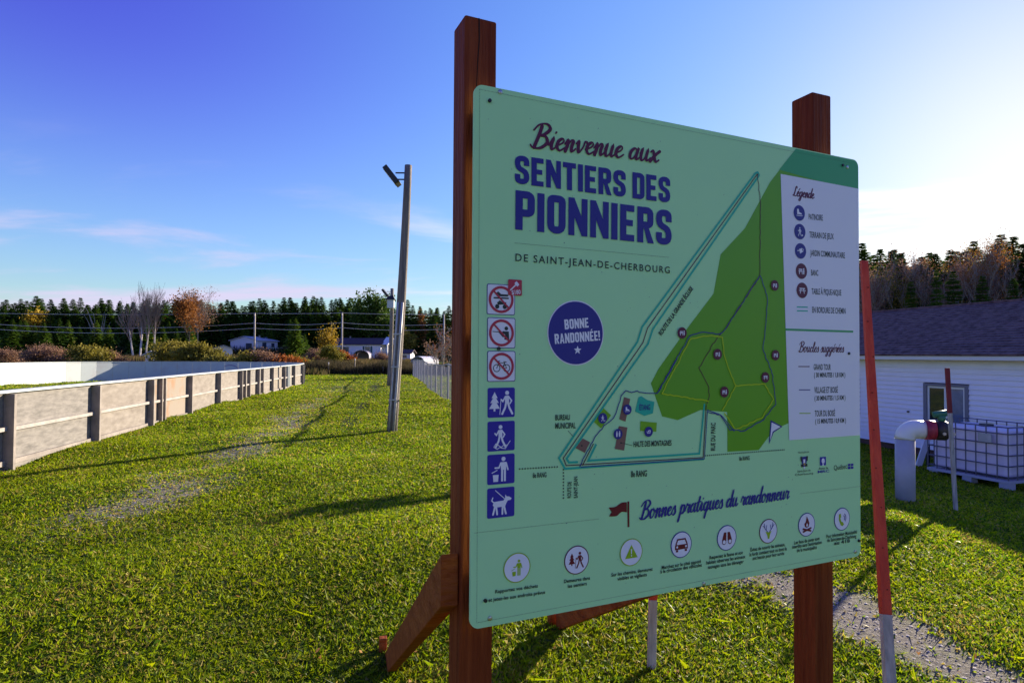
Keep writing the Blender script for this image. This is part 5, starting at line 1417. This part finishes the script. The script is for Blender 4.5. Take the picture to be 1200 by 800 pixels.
tree('yellow_tree', 'small yellow autumn tree among the dark spruces', 46, 131, 9.6, .34, 3, M_bark, F_YEL, 18, .45, .26)
for i, (px, h_, ln) in enumerate(((164, 12.6, 0), (172, 12.0, .06), (180, 12.4, .1), (157, 11.2, -.08))):
    tree('bare_birch', ['tallest bare birch, left of the pale birch trio', 'middle bare birch of the pale clump', 'rightmost bare birch of the clump beside the rust tree', 'leaning bare birch on the left of the clump'][i], px, 92 + i, h_ * .97, .30, 40 + i, M_birch, None, levels=3, mult=6, trunk_r=.19, group='bare birches behind the rink', minr=.011, lean=(ln, 0), first=.3, up=.9, twig=M_twig)
tree('rust_tree', 'rust brown autumn tree right of the bare birches', 222, 96, 10.6, .55, 8, M_bark, F_ORG, 11, .5, .17, levels=4, mult=3)
tree('purple_top_tree', 'thin reddish bare tree rising behind the rust tree', 232, 104, 11.8, .55, 9, M_greybark, F_BRN, 5, .5, .1, levels=4, mult=4, minr=.02)
tree('dead_snag', 'grey bare snag among the spruces left of the birches', 113, 126, 10.5, .3, 12, M_greybark, None, levels=1, mult=6, minr=.02, trunk_r=.2)
tree('dead_snag', 'second grey snag just right of the first one', 120, 127, 9.2, .3, 13, M_greybark, None, levels=1, mult=6, minr=.02, trunk_r=.18)
tree('yellow_sapling', 'slim yellow leaved tree left of the long white house', 384, 96, 5.6, .5, 14, M_greybark, F_YEL, 9, .45, .16, levels=3, mult=4)
tree('broad_green_tree', 'tall bright green tree behind the long white house', 436, 131, 13.8, .55, 15, M_bark, F_GRN, 34, .8, .3, levels=3, mult=4)
tree('yellow_green_bush', 'round yellow green tree left of the chain-link fence', 478, 124, 5.6, .6, 16, M_bark, F_OLV, 26, .5, .22, levels=3, mult=4)
tree('bare_fruit_tree', 'bare branching tree with a few red leaves behind the fence', 512, 47, 3.9, .75, 17, M_greybark, F_RED, 1, .15, .06, levels=4, mult=3, minr=.014, first=.12)
tree('bare_fruit_tree', 'thin bare shrub between the fence and the near sign post', 522, 44, 3.0, .8, 18, M_greybark, F_BRN, 3, .25, .06, levels=4, mult=3, minr=.012, first=.05)
p = at(346, 400, 108); put_conifer(p.x, p.y, 7.2, CONL[1], 'lone bright green conifer right of the raised bungalow', None, 1.5)
p = at(357, 400, 112); put_conifer(p.x, p.y, 4.6, CONL[2], 'small conifer crowding the lone bright conifer', None, 1.3)
tree('tamarack', 'thin orange tree behind the yellow green bush', 494, 133, 10.8, .3, 19, M_bark, F_ORG, 8, .4, .2, levels=3, mult=4)
for i, (px, h_, lf, lab) in enumerate(((1020, 8.6, F_BRN, 'brown thin tree just right of the red stake'), (1042, 10.6, F_BRN, 'tall thin brown tree over the left end of the roof'), (1060, 10.2, F_ORG, 'rust tinted tree over the left part of the roof'), (1078, 10.3, F_BRN, 'twiggy brown tree left of the broad spruce'), (1112, 10.8, F_YEL, 'yellow topped tree behind the broad spruce'), (1146, 10.4, F_OLV, 'olive tree between the two bushy spruces'), (1180, 12.4, F_BRN, 'tallest wispy brown tree above the right of the roof'), (1196, 12.9, F_ORG, 'wispy orange tree at the right edge of the photo'))):
    tree('mixed_wood_tree', lab, px, 57 + (i % 3) * 2, h_ + 1.5, .36, 60 + i, M_greybark, lf, 5, .4, .07, levels=4, mult=4, minr=.012, group='broadleaved trees behind the white building', first=.2)
for i, (px, h_, lf, lab) in enumerate(((1030, 9.6, F_BRN, 'slender bare tree above the left roof corner'), (1052, 9.4, F_OLV, 'thin olive tinged tree over the left roof'), (1088, 10.4, F_BRN, 'bare grey tree touching the narrow spruce'), (1130, 10.6, F_BRN, 'bare tree over the middle of the roof'), (1158, 11.4, F_ORG, 'rusty bare tree left of the right bushy spruce'), (1170, 11.8, F_BRN, 'tall bare tree beside the tallest wispy one'))):
    tree('mixed_wood_tree', lab, px, 53 + (i % 3) * 2, h_ + .8, .34, 160 + i, M_greybark, lf, 7, .4, .07, levels=4, mult=4, minr=.012, group='broadleaved trees behind the white building', first=.15)
# shrubs behind the rink and by the houses
SHR = [(8, 84, 2.2, 3.2, F_BRN, 'brown leafless shrub at the left edge behind the rink'), (38, 82, 3.0, 3.6, F_BRN, 'wide purplish brown shrub behind the white rink boards'), (66, 83, 2.6, 3.2, F_BRN, 'brown shrub left of the yellowish one'), (98, 80, 2.9, 3.2, F_OLV, 'yellowish shrub left of the bare birches'), (112, 84, 2.4, 2.6, F_OLV, 'smaller olive shrub between the yellowish one and the birches'),
       (135, 86, 1.8, 2.6, F_BRN, 'low brown shrub under the birches'), (200, 84, 3.9, 3.4, F_OLV, 'tall olive bush right of the bare birches'), (222, 82, 3.8, 3.6, F_OLV, 'tall yellow olive bush under the rust tree'), (240, 82, 2.5, 3.0, F_OLV, 'olive bush left of the small white shed'), (262, 78, 1.3, 3.0, F_OLV, 'low olive bush under the small white shed'), (288, 76, 1.7, 3.6, F_OLV, 'low olive bush under the raised bungalow'), (312, 76, 2.5, 3.0, F_BRN, 'grey twiggy shrub below the bungalow stairs'), (334, 76, 1.4, 3.0, F_RED, 'orange red bush right of the bungalow stairs'), (350, 80, 1.4, 2.4, F_OLV, 'small olive bush behind the end of the rink'),
       (372, 84, 2.0, 2.4, F_BRN, 'brown shrub left of the slim yellow tree'), (404, 92, 1.7, 2.4, F_RED, 'dark red bush at the foot of the long white house'), (389, 80, 2.4, 2.0, F_OLV, 'dark leafy bush at the foot of the slim yellow tree'), (448, 96, 1.5, 2.6, F_BRN, 'brown bush below the porch of the long white house')]
for i, (px, Y_, h_, w_, lf, lab) in enumerate(SHR):
    if px < 370:
        q_ = at(px, 410, Y_); h_ = 1.55 + (h_ * .8 + gh(q_.x, q_.y) - 1.9) * .62; Y_ *= .68
    tree('shrub', lab, px, Y_, h_, w_ / h_ * .8 + .25, 300 + i, M_greybark if lf is F_BRN else M_bark, lf, 20 if lf is F_BRN else 14, .36, .12 if lf is not F_BRN else .07, levels=3, mult=5, cat='shrub', group='shrubs behind the rink', minr=.012, first=.02, flat=.6, up=.45, trunk_r=.05)

# ------------------------------------------------------------------ WEED BANK at the end of the field
def weeds(name, label, x0, x1, y0, y1, n, h0, h1, w, seed, c1, c2):
    R_ = np.random.RandomState(seed); x = R_.uniform(x0, x1, n); y = R_.uniform(y0, y1, n); z = height(x, y)
    hh = R_.uniform(h0, h1, n) * (.7 + .4 * (np.sin(x * 1.1) * .5 + .5)); a = R_.uniform(0, 6.28, n); ww = w * R_.uniform(.5, 1.3, n)
    dx, dy = np.cos(a) * ww, np.sin(a) * ww; lx, ly = R_.normal(0, .18, n) * hh, R_.normal(0, .18, n) * hh
    V_ = np.stack([np.stack([x - dx, y - dy, z - .02], 1), np.stack([x + dx, y + dy, z - .02], 1), np.stack([x + lx, y + ly, z + hh], 1)], 1).reshape(-1, 3)
    t = R_.rand(n)[:, None]; c = np.array(c1) * (1 - t) + np.array(c2) * t; C4 = np.repeat(np.concatenate([c, np.ones((n, 1))], 1), 3, 0)
    me = fast_mesh(name, V_, np.arange(3 * n).reshape(-1, 3), [attr_mat(name + '_blades', 'tone', .8, .3)], C4)
    return tag(link_mesh(name, me), label, 'weeds', None, 'stuff')
e0, e1 = G(364, 438), G(530, 438)
weeds('tall_weeds', 'dark bank of tall weeds across the end of the field', e0.x - 3, e1.x + 4, e0.y, e0.y + 7, 26000, .5, 1.15, .035, 5, (.03, .032, .012), (.10, .075, .04))
weeds('rough_grass', 'rough dry grass between the rink and the shrubs', -62, -14, 46, 56, 20000, .3, .6, .05, 6, (.06, .07, .015), (.19, .13, .05))
weeds('forest_brush', 'dark tangled brush along the foot of the far forest', -120, 0, 116, 131, 30000, .8, 2.6, .14, 16, (.02, .035, .01), (.10, .085, .035))
weeds('tall_brush', 'brown and olive brush behind the rink', -75, -15, 82, 100, 30000, .4, .95, .08, 17, (.07, .075, .018), (.20, .13, .06))
for px, py, h_, lab in ((416, 437.5, 1.1, 'thin pale sapling stake at the end of the field'), (385, 438, .8, 'short pale stake at the end of the field near the rink'), (449, 438.5, .5, 'stubby white marker by the light pole at the end of the field')):
    g = G(px, py); t = thing('marker_stake', lab, 'stake', g, 'small stakes at the end of the field')
    MB().tube([g - Zv * .1, g + Zv * h_], [.04, .03], 6).build('shaft', mat('pale_stake', (.6, .5, .35), .7), t)
    MB().tube([g + Zv * (h_ + .002), g + Zv * (h_ + .12)], [.05, .03], 6).build('tip', M_pvcw, t)

# ------------------------------------------------------------------ GRASS BLADES AND GRAVEL
def grass():
    R_ = np.random.RandomState(77); N = 1150000; NF = 130000
    r = 1.6 + 26 * R_.rand(N) ** 1.15; an = np.radians(R_.uniform(-50, 50, N))
    r = np.concatenate([r, 24 + 34 * R_.rand(NF)]); an = np.concatenate([an, np.radians(R_.uniform(-46, 4, NF))]); N += NF; x = r * np.sin(an); y = r * np.cos(an)
    keep = R_.rand(N) > gravel_mask(x, y) * .97
    side = (x - W0.x) * WN.x + (y - W0.y) * WN.y; keep &= side < -.05
    keep &= R_.rand(N) > .75 * sstep(.3, .1, dist_path(x, y, TRACK))
    x, y, r = x[keep], y[keep], r[keep]; n = len(x); z = height(x, y)
    dens = .5 + .5 * wob(x, y, .35, 1); patch = .5 + .5 * wob(x, y, .22, 5); fine = .5 + .5 * wob(x, y, 1.3, 2)
    hh = (.010 + .020 * R_.rand(n) ** 1.8) * (.7 + .6 * fine) * (1 + .022 * r) * (1 + 1.1 * (R_.rand(n) < .03)); w = (.0019 + .0010 * r) * R_.uniform(.6, 1.4, n)
    clover = R_.rand(n) < .42; hh = np.where(clover, hh * .55, hh); w = np.where(clover, w * 2.0, w)
    a = R_.uniform(0, 6.283, n); ln = R_.normal(0, .75, (2, n)) * hh * np.where(clover, 1.6, 1.0)
    dx, dy = np.cos(a) * w, np.sin(a) * w
    V_ = np.stack([np.stack([x - dx, y - dy, z - .003], 1), np.stack([x + dx, y + dy, z - .003 + np.where(clover, hh * .5, 0)], 1), np.stack([x + ln[0], y + ln[1], z + hh], 1)], 1).reshape(-1, 3)
    t = R_.rand(n)
    g1 = np.array((.105, .24, .004)); g2 = np.array((.34, .385, .004)); g3 = np.array((.48, .38, .08)); g4 = np.array((.05, .10, .008))
    c = g1[None] * (1 - t[:, None]) + g2[None] * t[:, None]
    f = np.clip(patch * 1.3 - .4, 0, 1)[:, None] * .6; c = c * (1 - f) + (g2 * 1.02)[None] * f
    dry = (R_.rand(n) < .10 + .16 * np.clip(fine - .5, 0, 1) + .25 * gravel_mask(x, y))[:, None]; c = np.where(dry, g3[None] * R_.uniform(.5, 1.1, n)[:, None], c)
    dk = (R_.rand(n) < .18 + .2 * (1 - fine))[:, None]; c = np.where(dk & ~dry, g4[None], c)
    big = .5 + .5 * wob(x, y, .16, 9); mid_ = .5 + .5 * wob(x, y, .7, 4)
    c = c * (.62 + .45 * big + .35 * mid_)[:, None]
    br = (R_.rand(n) < .55 * np.clip(mid_ * 1.6 - 1.0, 0, 1))[:, None]; c = np.where(br, np.array((.30, .23, .05))[None] * R_.uniform(.5, 1.2, n)[:, None], c)
    C4 = np.repeat(np.concatenate([c, np.ones((n, 1))], 1), 3, 0)
    me = fast_mesh('lawn_grass', V_, np.arange(3 * n).reshape(-1, 3), [attr_mat('grass_blades', 'tone', .5, .5)], C4)
    tag(link_mesh('lawn_grass', me), 'short green and straw lawn grass blades', 'grass', None, 'stuff')
grass()
def gravel():
    R_ = np.random.RandomState(9); N = 150000
    r = 2 + 20 * R_.rand(N) ** 1.3; an = np.radians(R_.uniform(-48, 48, N)); x = r * np.sin(an); y = r * np.cos(an)
    k = R_.rand(N) < gravel_mask(x, y) * .9; x, y, r = x[k], y[k], r[k]; n = len(x)
    s = (.0035 + .009 * R_.rand(n) ** 3) * (1 + .03 * r); z = height(x, y) + s * .1
    base = np.array(((1, 0, 0), (0, 1, 0), (-1, 0, 0), (0, -1, 0), (0, 0, .36), (0, 0, -.5))); F = np.array(((0, 1, 4), (1, 2, 4), (2, 3, 4), (3, 0, 4)))
    a = R_.uniform(0, 6.283, n); ca, sa = np.cos(a), np.sin(a)
    jit = R_.uniform(.6, 1.3, (n, 6, 3)); L_ = base[None] * jit * s[:, None, None]
    V_ = np.stack([L_[..., 0] * ca[:, None] - L_[..., 1] * sa[:, None] + x[:, None], L_[..., 0] * sa[:, None] + L_[..., 1] * ca[:, None] + y[:, None], L_[..., 2] + z[:, None]], -1).reshape(-1, 3)
    T_ = (F[None] + (np.arange(n) * 6)[:, None, None]).reshape(-1, 3)
    v = R_.uniform(.2, .6, n); c = np.stack([v * 1.10, v * .98, v * .84, np.ones(n)], 1)
    m_ = attr_mat('pebbles', 'tone', .8, 0.0)
    tag(link_mesh('loose_gravel', fast_mesh('loose_gravel', V_, T_, [m_], np.repeat(c, 6, 0))), 'loose grey gravel on the worn path beside the sign', 'gravel', None, 'stuff')
gravel()

def leaf_litter():
    R_ = np.random.RandomState(31); n = 260
    r = R_.uniform(2.6, 11, n); an = np.radians(R_.uniform(-42, 46, n)); x = r * np.sin(an); y = r * np.cos(an); z = height(x, y) + R_.uniform(.018, .034, n)
    a = R_.uniform(0, 6.28, n); s_ = R_.uniform(.008, .02, n); dz = R_.normal(0, .006, (4, n))
    V_ = np.stack([np.stack([x + np.cos(a + k * 1.571) * s_ * (1 if k % 2 == 0 else .6), y + np.sin(a + k * 1.571) * s_ * (1 if k % 2 == 0 else .6), z + dz[k]], 1) for k in range(4)], 1).reshape(-1, 3)
    t = R_.rand(n)[:, None]; c = np.array((.42, .20, .03)) * (1 - t) + np.array((.30, .16, .07)) * t
    me = fast_mesh('fallen_leaves', V_, np.arange(4 * n).reshape(-1, 4), [attr_mat('dry_leaf', 'tone', .7, .3)], np.repeat(np.concatenate([c, np.ones((n, 1))], 1), 4, 0))
    tag(link_mesh('fallen_leaves', me), 'scattered small orange and brown leaves on the lawn', 'leaves', None, 'stuff')
leaf_litter()
